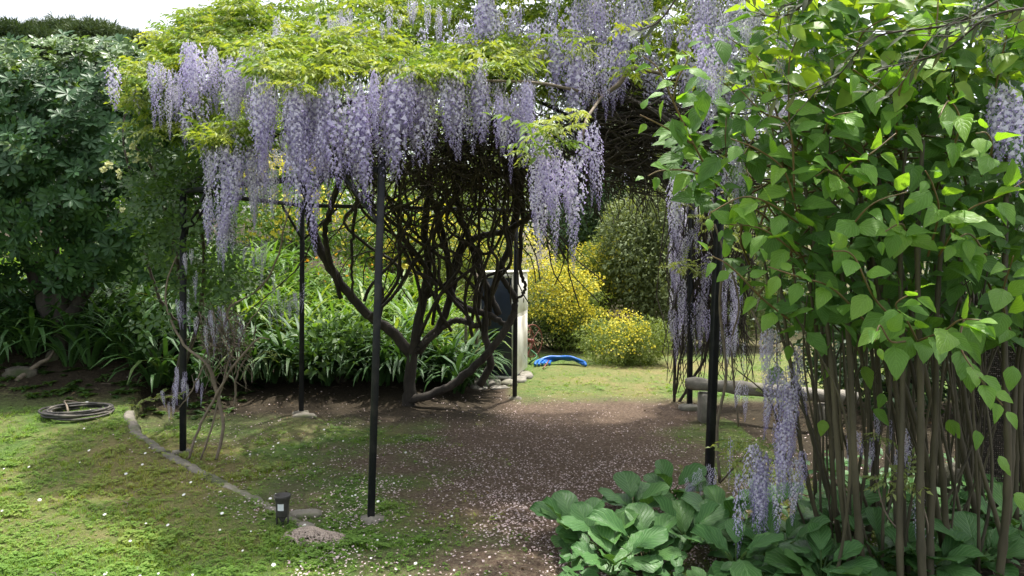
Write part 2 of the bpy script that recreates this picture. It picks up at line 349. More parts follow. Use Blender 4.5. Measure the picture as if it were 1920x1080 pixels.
def spray(n=5, L=.2, npair=5, ls=.055, droop=1.):
    out = []
    a0 = rng.random() * 6.28
    for i in range(n):
        a = a0 + i / n * 6.28 + rng.normal() * .3; up = rng.uniform(-.1, .9)
        d = np.array([math.cos(a), math.sin(a), up]); R = frames(d[None], np.array([[0, 0, 1.]]))[0]
        q = pinnate(L * rng.uniform(.6, 1.1), npair, ls, droop * rng.uniform(.7, 1.3)); q[2][:, 0] = q[2][:, 0] * .5 + rng.random() * .5
        out.append(xf(q, R, np.zeros(3)))
    return cat(out)
SPRAYS = [spray(rng.integers(4, 6), rng.uniform(.17, .23), 5, rng.uniform(.05, .062), rng.uniform(.6, 1.4)) for _ in range(6)]
SPRAYS_LOW = [spray(4, .2, 3, .075, 1.) for _ in range(4)]

# wisteria flower racemes: unit length, hanging down -z
FL = (np.array([[-.5, 0, .1], [0, -.05, .75], [.5, 0, .1], [0, .18, .1], [-.22, .35, -.35], [.22, .35, -.35], [0, .6, -.1]]),
      np.array([[0, 3, 1], [3, 2, 1], [3, 4, 5], [3, 4, 6], [3, 6, 5]]), None)
FLV, FLF, _ = FL
FLC = np.array([[0, 0, .9], [0, 0, 1], [0, 0, .9], [0, 0, .8], [0, 0, .1], [0, 0, .1], [0, 0, .35]])
def raceme(L, R0, n, fs):
    out = []; bend = rng.normal(size=2) * .05 * L
    z = np.linspace(0, 1, 8)
    out.append(tubet(np.stack([bend[0] * z ** 2, bend[1] * z ** 2, -L * z], -1), np.linspace(.0022, .0008, 8), 3, cap=False))
    for i in range(n):
        t = (i + rng.random()) / n; t = t ** .92
        a = i * 2.4 + rng.normal() * .25
        if t < .55: r = R0 * (.75 + .25 * math.sin(t / .55 * 3.14)); s = 1
        else: k = (t - .55) / .45; r = R0 * (.8 - .70 * k); s = 1 - .66 * k
        r *= rng.uniform(.7, 1.12)
        pos = np.array([math.cos(a) * r + bend[0] * t * t, math.sin(a) * r + bend[1] * t * t, -L * t - r * .25])
        d = np.array([math.cos(a), math.sin(a), -.15]); R = frames(d[None], np.array([[0, 0, 1.]]) + rng.normal(size=(1, 3)) * .3)[0]
        c = FLC.copy(); c[:, 0] = rng.random(); c[:, 1] = t
        if t > .75: c[:, 2] *= .5
        out.append((FLV * fs * s * rng.uniform(.8, 1.15) @ R.T + pos, FLF, c))
    return cat(out)
RAC = [raceme(.44, .046, 125, .022), raceme(.50, .042, 140, .021), raceme(.36, .05, 112, .023), raceme(.42, .038, 112, .021), raceme(.30, .045, 92, .023), raceme(.47, .035, 118, .020)]
RACL = [.44, .50, .36, .42, .30, .47]
RAC_THIN = [raceme(.34, .028, 42, .017), raceme(.4, .024, 46, .015)]
RAC_LOW = [raceme(.42, .048, 55, .034), raceme(.34, .045, 48, .034)]
me_rac = [mesh('flower_raceme', *[r[0], r[1], M_flower, r[2]]) for r in RAC]
me_thin = [mesh('flower_raceme', *[r[0], r[1], M_flower, r[2]]) for r in RAC_THIN]
me_spray = [mesh('leaf_spray', r[0], r[1], M_wleaf, r[2]) for r in SPRAYS]
me_spray_p = [mesh('leaf_spray', r[0], r[1], M_wleaf_pale, r[2]) for r in SPRAYS]

# ================================================================== GROUND
def axis(a, b, step, lo, hi, g=1.22):
    x = list(np.arange(a, b + 1e-6, step)); s = step
    while x[-1] < hi: s *= g; x.append(x[-1] + s)
    s = step
    while x[0] > lo: s *= g; x.insert(0, x[0] - s)
    return np.array(x)
gx = axis(-6.5, 3.2, .045, -60, 60); gy = axis(3.2, 9.2, .045, -25, 110)
X, Y = np.meshgrid(gx, gy); Z = H(X, Y)
def vnoise(x, y, s, seed=0):
    r = np.random.default_rng(seed); T = r.random((64, 64)); x = x * s; y = y * s
    i = np.floor(x).astype(int); j = np.floor(y).astype(int); fx = x - i; fy = y - j; fx = fx * fx * (3 - 2 * fx); fy = fy * fy * (3 - 2 * fy)
    g = lambda a, b: T[a % 64, b % 64]
    return (g(i, j) * (1 - fx) + g(i + 1, j) * fx) * (1 - fy) + (g(i, j + 1) * (1 - fx) + g(i + 1, j + 1) * fx) * fy
def grassy(x, y):
    """1 = lawn, 0 = bare earth"""
    lawn = sm(kerb_x(y) - x, -.05, .05) * (1 - sm(y, 6.9, 7.9) * .9)
    nz = .6 * vnoise(x, y, 1.3, 1) + .4 * vnoise(x, y, 3.7, 2)
    path = sm(np.abs(x - np.interp(y, [3, 5, 7, 9], [.35, .45, .7, .9])) + (nz - .5) * 1.1, .3, 1.9)
    floor = path * sm(y, 8.2, 6.8) * np.clip(nz * 1.9 - .2, 0, 1) * .85
    front = sm(y, 4.9, 4.1) * np.clip(.45 + nz * .55, 0, 1)
    far = sm(y, 8.0, 9.2) * sm(x, -.2, .2) * (.65 + .35 * nz)
    v = np.maximum.reduce([lawn * (.75 + .25 * nz), floor, front * path + front * .2, far])
    v = np.where((y > 12.5), .35, v); v = np.where((x < -.3) & (y > 8), .05, v)
    v = np.where((x > 2.2) & (y < 8), .1, v)
    return np.clip(v, 0, 1)
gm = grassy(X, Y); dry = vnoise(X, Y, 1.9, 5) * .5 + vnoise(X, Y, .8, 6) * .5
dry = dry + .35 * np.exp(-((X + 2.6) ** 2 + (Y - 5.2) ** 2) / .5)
shaded_soil = np.clip(sm(Y, 7.0, 7.8) * sm(-X, -.2, .4) + sm(X, 1.7, 2.4) * sm(Y, 9, 8), 0, 1)  # dark bed soil, with the bank's shade painted into its colour
vcg = np.stack([gm, dry, shaded_soil], -1).reshape(-1, 3)
ny, nx = X.shape; i = np.arange(ny - 1)[:, None] * nx + np.arange(nx - 1)[None]
F = np.stack([i, i + 1, i + nx + 1, i + nx], -1).reshape(-1, 4)
def ground_mat():
    m, n, N, L = nmat('ground')
    a = N('ShaderNodeAttribute'); a.attribute_name = 'vc'; sep = N('ShaderNodeSeparateColor'); L(a.outputs['Color'], sep.inputs[0])
    g = N('ShaderNodeNewGeometry')
    def noise(s, d=6): 
        z = N('ShaderNodeTexNoise'); z.inputs['Scale'].default_value = s; z.inputs['Detail'].default_value = d; z.inputs['Roughness'].default_value = .7; L(g.outputs['Position'], z.inputs['Vector']); return z
    n1, n2, n3 = noise(5), noise(38, 8), noise(140, 4)
    earth = ramp(n, [(.3, (.06, .040, .029)), (.5, (.13, .092, .066)), (.7, (.23, .175, .135))]); L(n2.outputs[0], earth.inputs[0])
    hm = N('ShaderNodeMix'); hm.data_type = 'RGBA'; L(sep.outputs[2], hm.inputs[0]); L(earth.outputs[0], hm.inputs[6]); hr = ramp(n, [(.35, (.022, .018, .012)), (.7, (.075, .058, .038))]); L(n2.outputs[0], hr.inputs[0]); L(hr.outputs[0], hm.inputs[7])  # dark soil tones that also carry the painted bank shade
    gr = ramp(n, [(.25, (.045, .085, .02)), (.5, (.085, .14, .035)), (.75, (.14, .20, .055))]); L(n2.outputs[0], gr.inputs[0])
    dr = ramp(n, [(.3, (.13, .12, .045)), (.7, (.26, .22, .10))]); L(n2.outputs[0], dr.inputs[0])
    d1 = N('ShaderNodeMath'); d1.operation = 'MULTIPLY_ADD'; L(n1.outputs[0], d1.inputs[0]); d1.inputs[1].default_value = .9; L(sep.outputs[1], d1.inputs[2])
    d2 = N('ShaderNodeMapRange'); L(d1.outputs[0], d2.inputs[0]); d2.inputs[1].default_value = .85; d2.inputs[2].default_value = 1.3
    mg = N('ShaderNodeMix'); mg.data_type = 'RGBA'; L(d2.outputs[0], mg.inputs[0]); L(gr.outputs[0], mg.inputs[6]); L(dr.outputs[0], mg.inputs[7])
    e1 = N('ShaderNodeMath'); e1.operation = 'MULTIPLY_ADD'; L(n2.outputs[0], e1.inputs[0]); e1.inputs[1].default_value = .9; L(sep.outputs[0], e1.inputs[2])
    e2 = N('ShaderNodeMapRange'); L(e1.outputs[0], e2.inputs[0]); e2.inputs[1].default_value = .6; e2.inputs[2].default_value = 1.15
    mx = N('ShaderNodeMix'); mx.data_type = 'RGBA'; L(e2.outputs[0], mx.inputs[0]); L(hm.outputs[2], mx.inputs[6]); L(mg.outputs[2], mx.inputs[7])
    p = N('ShaderNodeBsdfPrincipled'); L(mx.outputs[2], p.inputs['Base Color']); p.inputs['Roughness'].default_value = .95; p.inputs['Specular IOR Level'].default_value = .15
    ad = N('ShaderNodeMath'); ad.operation = 'MULTIPLY_ADD'; L(n3.outputs[0], ad.inputs[0]); ad.inputs[1].default_value = .4; L(n2.outputs[0], ad.inputs[2])
    b = N('ShaderNodeBump'); b.inputs['Strength'].default_value = .9; b.inputs['Distance'].default_value = .03; L(ad.outputs[0], b.inputs['Height']); L(b.outputs[0], p.inputs['Normal'])
    o = N('ShaderNodeOutputMaterial'); L(p.outputs[0], o.inputs[0]); return m
Zr = Z + (vnoise(X, Y, 6, 3) - .5) * .02
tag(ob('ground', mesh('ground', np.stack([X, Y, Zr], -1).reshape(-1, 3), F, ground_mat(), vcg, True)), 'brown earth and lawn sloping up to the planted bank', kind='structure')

# kerb: low concrete edging between lawn and the pergola floor, in segments
kerb = thing('lawn_edging', (-2.3, 5.4, 0), 'weathered concrete edging strip curving between the lawn and the pergola floor', 'edging')
ys = np.linspace(4.2, 7.15, 10)
for a_, b_ in zip(ys[:-1], ys[1:]):
    if 4.60 < a_ < 4.66: pass
    nk = 16; yy = np.linspace(a_, b_ - .004, nk); xx = kerb_x(yy) + np.cumsum(rng.normal(size=nk)) * .003; V = []
    top0 = -.002 + rng.uniform(-.004, .004)
    for y_, x_ in zip(yy, xx):
        wd = .05 + rng.normal() * .006; top = top0 + rng.normal() * .005
        zt = float(np.interp(y_, [4.0, 4.4, 5, 6, 7.5], [0, .03, .07, .13, .19])) + top
        nrm = np.array([.75, .66]); 
        for k, zz in ((-wd, zt - .08), (-wd * .85, zt - .004), (-wd * .3, zt + .004), (wd * .75, zt - .006 + rng.normal() * .004), (wd, zt - .03), (wd * 1.15, -.06)):
            V.append([x_ + nrm[0] * k, y_ + nrm[1] * k, zz])
    Fk = [[i * 6 + j, i * 6 + j + 1, i * 6 + j + 7, i * 6 + j + 6] for i in range(nk - 1) for j in range(5)] + [[0, 5, 4, 1], [1, 4, 3, 2]] + [[6 * nk - 6 + q_ for q_ in f_] for f_ in ([0, 1, 4, 5], [1, 2, 3, 4])]
    addm('kerb_segment', (np.array(V), np.array(Fk), np.full((6 * nk, 3), .5)), M_concrete, kerb, recalc=True, smooth=False)

# ------------------------------------------------------------------ grass, petals, litter (uncountable)
def tuft(nb, h, spread):
    out = []
    for _ in range(nb):
        a = rng.random() * 6.28; r = rng.random() * spread; lean = rng.uniform(.2, 1.1); hh = h * rng.uniform(.5, 1.1)
        b = np.array([math.cos(a) * r, math.sin(a) * r, 0]); tp = b + np.array([math.cos(a) * lean * hh, math.sin(a) * lean * hh, hh])
        md_ = b + (tp - b) * .5 + np.array([0, 0, hh * .15]); s = np.array([-math.sin(a), math.cos(a), 0]) * h * .055
        out.append((np.array([b - s, b + s, md_ + s, md_ - s, tp]), np.array([[0, 1, 2], [0, 2, 3], [3, 2, 4]]), np.tile([rng.random(), .5, .5], (5, 1))))
    return cat(out)
def clover():
    out = []
    for _ in range(5):
        a = rng.random() * 6.28; c0 = np.array([math.cos(a), math.sin(a), 0]) * rng.uniform(.2, 1); z = rng.uniform(.5, 1.1)
        for k in range(3):
            b = a + k * 2.09; d = np.array([[math.cos(b), math.sin(b), rng.uniform(-.2, .3)]])
            out.append(xf(quadleaf(.5, .5), frames(d, np.array([[0, 0, 1.]]))[0], c0 + [0, 0, z], 1, rng.random() * .5))
    return cat(out)
TUFTS = [tuft(12, 1, .9) for _ in range(4)] + [clover() for _ in range(2)]
def frustum_pts(n, fn):
    """random ground points, denser near the camera, kept with probability fn(x,y)"""
    D = 3.3 / (1 - rng.random(n) * (1 - 3.3 / 12.8)); u = rng.uniform(-.80, .80, n) ; x = u * D
    k = rng.random(n) < fn(x, D); return x[k], D[k]
x, y = frustum_pts(46000, lambda x, y: np.clip(grassy(x, y) * 1.1 - .12, 0, 1) * sm(y, 3.2, 3.5) * (1 - .5 * sm(y, 8, 12)))
R = frames(np.stack([np.cos(t_ := rng.random(len(x)) * 6.28), np.sin(t_), 0 * t_], -1), np.tile([0, 0, 1.], (len(x), 1)))
dd = np.clip(vnoise(x, y, 1.9, 5) * .5 + vnoise(x, y, .8, 6) * .5 + .3 * np.exp(-((x + 2.6) ** 2 + (y - 5.2) ** 2) / .5), 0, 1)
rr = np.clip(rng.random(len(x)) * .5 + (dd - .45) * 1.6, 0, 1)
sc = .024 * rng.uniform(.5, 1.0, len(x)) * (1 + 1.3 * vnoise(x, y, 4.5, 12) ** 2) * np.where(grassy(x, y) > .6, 1, .65)
g = scatter(TUFTS, np.stack([x, y, H(x, y) - .004], -1), R, sc, rr)
tag(addm('grass', g, M_grass), 'short mown grass and clover of the lawn', kind='stuff')
def petdens(x, y):
    core = np.exp(-((x - .6) / 1.15) ** 2 - ((y - 6.0) / 1.6) ** 2)
    wide = np.exp(-((x + .3) / 1.9) ** 2 - ((y - 5.8) / 2.0) ** 2) * .55
    return np.clip((core + wide + .10 * (x < 2)) * (.12 + 1.5 * vnoise(x, y, 3, 9) ** 1.6 * (.4 + vnoise(x, y, 9, 10))), 0, 1) * (y < 9.3) * (x > kerb_x(y) - .4)
x, y = frustum_pts(110000, petdens)
pt = (np.array([[-.5, -.3, 0], [.5, -.35, .05], [.42, .4, .18], [-.4, .45, .1]]), np.array([[0, 1, 2], [0, 2, 3]]), np.full((4, 3), .5))
n_ = len(x); R = frames(unit(n_) * [1, 1, .25], np.tile([0, 0, 1.], (n_, 1)) + rng.normal(size=(n_, 3)) * .25)
tag(addm('petals', scatter([pt], np.stack([x, y, H(x, y) + .012 + rng.random(n_) * .008], -1), R, .0125 * rng.uniform(.5, 1.25, n_)), M_petal), 'pale wisteria petals fallen on the brown earth under the pergola', 'fallen petals', kind='stuff')
x, y = frustum_pts(5200, lambda x, y: (.12 + .88 * sm(y, 6.8, 7.8) * (x < -2) + .5 * (x > 1.8)) * (1 - .8 * (grassy(x, y) > .6)) * (y < 9))
n_ = len(x); R = frames(unit(n_) * [1, 1, .3], np.tile([0, 0, 1.], (n_, 1)) + rng.normal(size=(n_, 3)) * .35)
tag(addm('leaf_litter', scatter([tinyleaf(1, .5, .3, .4)], np.stack([x, y, H(x, y) + .014], -1), R, .035 * rng.uniform(.5, 1.4, n_)), M_litter), 'dry brown leaves and twigs lying on the shaded bank', 'leaf litter', kind='stuff')
x, y = frustum_pts(1500, lambda x, y: (1 - grassy(x, y)) * .9 * (y < 9.2)); tw = []
for x_, y_ in zip(x[:420], y[:420]):
    a = rng.random() * 6.28; l_ = rng.uniform(.03, .16); v = np.array([math.cos(a), math.sin(a), 0]) * l_; z_ = float(H(x_, y_)) + .012
    tw.append(tubet(np.array([[x_, y_, z_], [x_ + v[0] * .5 - v[1] * .12, y_ + v[1] * .5 + v[0] * .12, z_ + .006], [x_ + v[0], y_ + v[1], z_]]), np.array([.003, .0025, .0015]), 3, cap=False))
tag(addm('fallen_twigs', cat(tw), M_barkl), 'small dry twigs scattered over the brown earth', 'fallen twigs', kind='stuff')
# daisies in the lawn
dz = []
for k in range(9):
    a = k / 9 * 6.28; dz.append(xf(quadleaf(.5, .3), frames(np.array([[math.cos(a), math.sin(a), .12]]), np.array([[0, 0, 1.]]))[0], np.zeros(3)))
dz = cat(dz); x, y = frustum_pts(900, lambda x, y: .34 * (grassy(x, y) > .35) * (y < 7)); n_ = len(x)
R = frames(np.tile([1., 0, 0], (n_, 1)) + rng.normal(size=(n_, 3)) * .2, np.tile([0, -.5, 1.], (n_, 1)))
tag(addm('daisies', scatter([dz], np.stack([x, y, H(x, y) + .028], -1), R, .021 * rng.uniform(.5, 1.3, n_)), M_daisy), 'tiny white daisies dotted over the lawn', 'daisies', kind='stuff')

# ================================================================== PERGOLA
posts = [  # (base px, base py, top px, width m)
    (695, 975, 716, .044), (343, 850, 343, .05), (565, 775, 566, .05), (965, 748, 968, .045), (1293, 762, 1296, .05), (1328, 935, 1352, .05)]
pg = thing('pergola', (-.4, 6.6, 0), 'black iron six-post pergola covered by the flowering wisteria', 'pergola')
RING = 2.2
tops = []
for bx, by, tx, wd in posts:
    b = G(bx, by); t = P(tx, 300, b[1]); t[2] = RING + .03; b[2] -= .02
    ax = (t - b) / np.linalg.norm(t - b); R = frames(ax[None], np.array([[.3, -1., 0]]))[0]
    L_ = np.linalg.norm(t - b); R2 = np.stack([R[:, 0], R[:, 2], R[:, 1]], -1)
    addm('post', box((b + t) / 2, (wd, wd, L_), R2, .004), M_iron, pg, recalc=True)
    # rough concrete footing
    nn = 13; ang = np.arange(nn) / nn * 6.28; rr_ = .075 * rng.uniform(.7, 1.35, nn)
    f0 = np.stack([b[0] + np.cos(ang) * rr_ * 1.25, b[1] + np.sin(ang) * rr_, np.full(nn, b[2] - .03)], -1)
    f1 = f0.copy(); f1[:, :2] = b[:2] + (f0[:, :2] - b[:2]) * .82; f1[:, 2] = b[2] + .04 + rng.uniform(-.008, .008, nn)
    V = np.vstack([f0, f1, [[b[0], b[1], b[2] + .055]]]); j = np.arange(nn); k = (j + 1) % nn
    F4 = np.vstack([np.stack([j, k, nn + k, nn + j], -1), np.stack([nn + j, nn + k, np.full(nn, 2 * nn), np.full(nn, 2 * nn)], -1)])
    addm('footing', (V, F4, np.full((len(V), 3), .5)), M_concrete, pg, recalc=True)
    tops.append(t)
def bar(name, a, b, wd, ht, parent, mat=None):
    a = np.array(a, float); b = np.array(b, float); d = b - a; R = frames(d[None], np.array([[0, 0, 1.]]))[0]
    return addm(name, box((a + b) / 2, (wd, np.linalg.norm(d), ht), R, .003), mat or M_iron, parent, recalc=True)
order = [0, 1, 2, 3, 4, 5]
ctr = np.mean(tops, 0) + [0, 0, 1.0]
for i_, a_ in enumerate(order):
    b_ = order[(i_ + 1) % 6]; A = tops[a_].copy(); B = tops[b_].copy(); u = (B - A) / np.linalg.norm(B - A)
    if a_ not in (3, 5): bar('ring_rail', A + u * .03 - [0, 0, .03], B - u * .03 - [0, 0, .03], .03, .04, pg)
    for Q, s in ((A, 1), (B, -1)) if a_ not in (3, 5, 4) else (): bar('corner_brace', Q + u * s * .02 - [0, 0, .38], Q + u * s * .36 - [0, 0, .055], .022, .022, pg)
    # curved rafter rising to the hub
    tt = np.linspace(0, 1, 14)[:, None]; arc = A + (ctr - A) * tt; arc[:, 2] = A[2] + (ctr[2] - A[2]) * np.sin(tt[:, 0] * math.pi / 2)
    addm('rafter', tube(arc, .018, 6), M_iron, pg, smooth=True)
ringp = np.stack([ctr[0] + .22 * np.cos(t_ := np.linspace(0, 6.283, 25)), ctr[1] + .22 * np.sin(t_), np.full(25, ctr[2] - .01)], -1)
addm('hub_ring', tube(ringp, .02, 6), M_iron, pg, smooth=True)

# ================================================================== WISTERIA
wis = thing('wisteria_vine', G(765, 762), 'large old wisteria with lilac racemes and twisted trunks over the pergola', 'wisteria')
RSCALE = 1.0
def pxtube(rows, n, sides=7, jit=0.0):
    """rows of (px, py, D, radius in px)"""
    r = np.array(rows, float); w_ = P(r[:, 0], r[:, 1], r[:, 2]); q = np.concatenate([w_, px2m(r[:, 3], r[:, 2])[:, None]], 1)
    q[:, 3] *= RSCALE; s = spline(q, n); pts = s[:, :3] + (rng.normal(size=(n, 3)) * jit if jit else 0); return pts, np.maximum(s[:, 3], .001)
trunks = [
    [(765, 772, 8.2, 19), (768, 720, 8.2, 16), (774, 660, 8.15, 14), (790, 580, 8.1, 12), (803, 500, 8.0, 11), (795, 430, 7.8, 10), (806, 350, 7.6, 9), (800, 270, 7.3, 8), (770, 180, 6.9, 8)],
    [(772, 665, 8.2, 15), (735, 622, 8.1, 14), (690, 590, 8.0, 12), (645, 540, 7.9, 12), (610, 485, 7.8, 12), (585, 430, 7.7, 12), (574, 370, 7.5, 10), (560, 290, 7.2, 9), (590, 190, 6.8, 8)],
    [(640, 560, 7.9, 6), (610, 450, 7.6, 7), (618, 400, 7.5, 8), (640, 330, 7.3, 8), (680, 260, 7.0, 7)],
    [(783, 660, 8.15, 12), (835, 590, 8.1, 10), (852, 500, 8.0, 10), (868, 462, 7.9, 10), (905, 442, 7.8, 9), (950, 432, 7.6, 8), (1000, 400, 7.4, 8), (1040, 330, 7.1, 7)],
    [(757, 752, 8.2, 12), (820, 735, 8.1, 11), (870, 705, 8.0, 11), (920, 655, 7.9, 10), (955, 605, 7.9, 10), (965, 560, 7.9, 8), (940, 520, 7.9, 7)],
    [(950, 610, 7.95, 7), (915, 590, 8.0, 9), (865, 575, 8.0, 8), (845, 540, 8.0, 8), (838, 470, 7.9, 8), (820, 400, 7.7, 7), (790, 330, 7.4, 7)],
    [(900, 722, 8.3, 10), (918, 680, 8.2, 10), (908, 610, 8.1, 9), (925, 540, 8.0, 9), (955, 460, 7.9, 9), (968, 390, 7.7, 11), (962, 300, 7.4, 11), (950, 210, 7.0, 9)],
    [(935, 590, 8.05, 9), (905, 520, 8.0, 8), (880, 450, 7.9, 8), (858, 380, 7.7, 7), (850, 300, 7.4, 7), (860, 220, 7.0, 7)],
    [(895, 610, 8.0, 8), (850, 602, 8.1, 8), (800, 640, 8.1, 8), (775, 665, 8.15, 8)],
    [(978, 300, 7.3, 7), (980, 400, 7.5, 6), (975, 500, 7.7, 5), (985, 540, 7.8, 4), (966, 568, 7.9, 3)],
    [(752, 300, 7.2, 4), (748, 400, 7.5, 4), (752, 515, 7.8, 4), (770, 512, 7.9, 3)],
    [(720, 300, 7.0, 4), (670, 380, 7.4, 5), (660, 470, 7.7, 4), (662, 560, 7.9, 3)],
]
RSCALE = .72
for r_ in trunks: addm('trunk' if r_[0][3] > 8 else 'branch', tube(*pxtube(r_, 44, jit=.006), 9), M_bark, wis, smooth=True)
RSCALE = 1.0
# bare twigs and rope-like vines climbing and hanging under the canopy
out = []
def vine(x0, y0, D0, x1, y1, D1, r0, r1, n=14, wob=14, sides=5):
    t = np.linspace(0, 1, 6); rows = np.stack([x0 + (x1 - x0) * t + rng.normal(size=6) * wob * np.sin(math.pi * t), y0 + (y1 - y0) * t + rng.normal(size=6) * wob * .6 * np.sin(math.pi * t),
        D0 + (D1 - D0) * t + rng.normal(size=6) * .1, r0 + (r1 - r0) * t], -1)
    return tubet(*pxtube(rows, n), sides, cap=False)
vb = []
for _ in range(24):
    a = rng.choice([765, 800, 850, 700, 900]); vb.append(vine(a + rng.normal() * 15, rng.uniform(560, 640), 8.1, rng.uniform(560, 990), rng.uniform(250, 330), rng.uniform(6.2, 7.6), 3.6, 2.4, 22, 34))
for v_ in vb: addm('branch', v_, M_bark, wis, smooth=True)
for _ in range(85):
    x0 = rng.triangular(560, 930, 1020); out.append(vine(x0, rng.uniform(240, 330), rng.uniform(5.4, 7.8), x0 + rng.normal() * 110, rng.uniform(360, 590), rng.uniform(6.6, 8.2), 2.0, 1.1, 12, 24, 4))
for _ in range(620):   # dense fine tangle just below the blossom
    x0 = rng.triangular(520, 900, 1180); y0 = rng.uniform(215, 330) - (x0 < 640) * 20; ang = rng.normal() * 1.3
    ln = rng.uniform(50, 130); out.append(vine(x0, y0, rng.uniform(5.2, 8), x0 + math.sin(ang) * ln, y0 + math.cos(ang) * ln * .8, rng.uniform(5.4, 8), 1.6, .7, 7, 10, 3))
for _ in range(90):
    x0 = rng.uniform(1040, 1240); out.append(vine(x0, rng.uniform(270, 330), rng.uniform(6, 8), x0 + rng.normal() * 25, rng.uniform(350, 430), rng.uniform(6.5, 8), 1.4, .7, 7, 8, 3))
o_ = addm('fine_twigs', cat(out), M_twig, wis); o_['kind'] = 'stuff'
out = [vine(rng.uniform(1080, 1200), rng.uniform(120, 340), rng.uniform(5.2, 6.8), rng.uniform(1180, 1420), rng.uniform(130, 400), rng.uniform(5.2, 6.8), 1.5, .7, 10, 22, 3) for _ in range(260)]
o_ = addm('fine_twigs', cat(out), M_twig, wis); o_['kind'] = 'stuff'
# thick horizontal vines over the right half
for _ in range(22):
    y0 = rng.uniform(135, 330); x0 = rng.uniform(1060, 1150); D0 = rng.uniform(5.4, 6.8)
    t = np.linspace(0, 1, 6); x1 = rng.uniform(1290, 1480); y1 = y0 + rng.uniform(10, 120)
    sag = rng.uniform(-30, 40); rows = np.stack([x0 + (x1 - x0) * t, y0 + (y1 - y0) * t + sag * np.sin(t * math.pi) + rng.normal(size=6) * 6, D0 + rng.normal(size=6) * .08 - .5 * t, np.linspace(1.15, .7, 6) * rng.choice([2, 2.5, 3, 4, 6.5])], -1); rows[1:-1, 1] += rng.normal(size=4) * 12; rows[1:-1, 2] += rng.normal(size=4) * .15
    addm('branch', tube(*pxtube(rows, 30, jit=.004), 7), M_bark, wis, smooth=True)
for rows in ([(1128, 180, 5.0, 4), (1160, 158, 5.0, 5), (1178, 132, 5.0, 5), (1200, 130, 5.0, 4), (1240, 138, 5.2, 3)],
             [(870, 150, 4.7, 2), (1000, 155, 4.7, 3), (1060, 165, 4.8, 3), (1130, 180, 5.0, 4)],
             [(1090, 300, 4.5, 2), (1096, 235, 4.5, 3), (1115, 200, 4.7, 3), (1130, 180, 5.0, 3)]):
    addm('branch', tube(*pxtube(rows, 22), 6), M_barkl, wis, smooth=True)

# flower racemes: (x0, x1, top y0, top y1, depth0, depth1, count, length scale)
RB = [
    (478, 560, 135, 215, 4.5, 4.8, 24, 1.25), (545, 640, 140, 260, 4.5, 4.9, 26, 1.2), (600, 700, 150, 230, 4.5, 4.8, 20, 1.1), (680, 780, 112, 170, 4.5, 4.8, 26, 1.15),
    (770, 835, 120, 170, 4.6, 4.9, 11, 1.05), (828, 915, 122, 180, 4.5, 4.8, 18, 1.15), (920, 1000, 125, 175, 4.5, 4.8, 17, 1.0), (928, 965, 190, 215, 4.5, 4.6, 3, .95),
    (990, 1085, 270, 320, 4.2, 4.5, 15, 1.0), (1000, 1040, 225, 240, 4.3, 4.4, 4, .6), (1098, 1130, 205, 230, 4.4, 4.5, 4, .9),
    (1020, 1155, 65, 110, 4.8, 5.1, 19, 1.0), (890, 1180, -60, 30, 5.1, 5.6, 30, 1.1), (1000, 1180, -10, 80, 5.1, 5.4, 16, 1.0), (1180, 1420, -50, 60, 4.9, 5.4, 34, 1.05), (1290, 1400, 50, 140, 4.8, 5.1, 12, .85),
    (340, 475, 80, 115, 5.15, 5.4, 26, 1.0), (262, 350, 120, 165, 5.3, 5.6, 12, .8), (385, 500, 255, 300, 5.0, 5.4, 26, 1.1), (380, 440, 365, 395, 5.1, 5.3, 8, .9), (480, 880, 5, 45, 5.3, 5.5, 26, .55), (470, 520, 60, 90, 5.0, 5.3, 5, .8), (600, 780, 30, 50, 5.2, 5.3, 12, .5),
    (1290, 1390, 265, 310, 4.6, 5.0, 8, .7), (1862, 1925, 155, 190, 3.2, 3.4, 7, .8), (465, 560, 330, 350, 4.9, 5.2, 5, .6),
]
cand = []
for x0, x1, y0, y1, d0, d1, n_, s_ in RB:
    nc = max(2, int((x1 - x0) / 30)); cc_ = x0 + (x1 - x0) * (np.arange(nc) + .5 + rng.uniform(-.25, .25, nc)) / nc; dy_ = rng.uniform(-18, 22, nc)
    for k in range(n_):
        f = rng.random(); ci = rng.integers(nc); cand.append((cc_[ci] + rng.normal() * 8.5, y0 + (y1 - y0) * f ** 1.3 + dy_[ci], d0 + (d1 - d0) * rng.random(), s_ * rng.choice([.6, .8, .95, 1.05, 1.2])))
rng.shuffle(cand)
parts_, extra = cand[:298], cand[298:]
root = np.array(wis.location)
def put_raceme(x_, y_, D_, s_, parent, thin=False, tilt=.08):
    ms = me_thin if thin else me_rac
    p = P(x_, y_, D_) - np.array(parent.location); a = rng.random() * 6.28
    Rz = Matrix.Rotation(a, 3, 'Z') @ Matrix.Rotation(rng.normal() * tilt, 3, 'X')
    w_ = rng.uniform(.68, 1.0); Rz = Rz @ Matrix.Diagonal((w_, w_, 1.0))
    return ob('flower_raceme', ms[rng.integers(len(ms))], parent, M=mat4(Rz, p, s_))
for c_ in parts_: put_raceme(*c_, wis)
n_ = len(extra) + 330
ex = [P(e[0], e[1], e[2]) for e in extra] ; es = [e[3] for e in extra]
for _ in range(330):     # the shaded rows further back and over the rest of the roof
    x_ = rng.uniform(-2.9, 2.6); y_ = rng.uniform(5.3, 8.6); ex.append(np.array([x_, y_, 2.75 + .5 * math.exp(-((x_) ** 2 + (y_ - 6.6) ** 2) / 4) + rng.uniform(-.1, .35)])); es.append(rng.uniform(.6, .95))
ex = np.array(ex); a = rng.random(len(ex)) * 6.28
R = np.zeros((len(ex), 3, 3)); R[:, 0, 0] = np.cos(a); R[:, 0, 1] = -np.sin(a); R[:, 1, 0] = np.sin(a); R[:, 1, 1] = np.cos(a); R[:, 2, 2] = 1
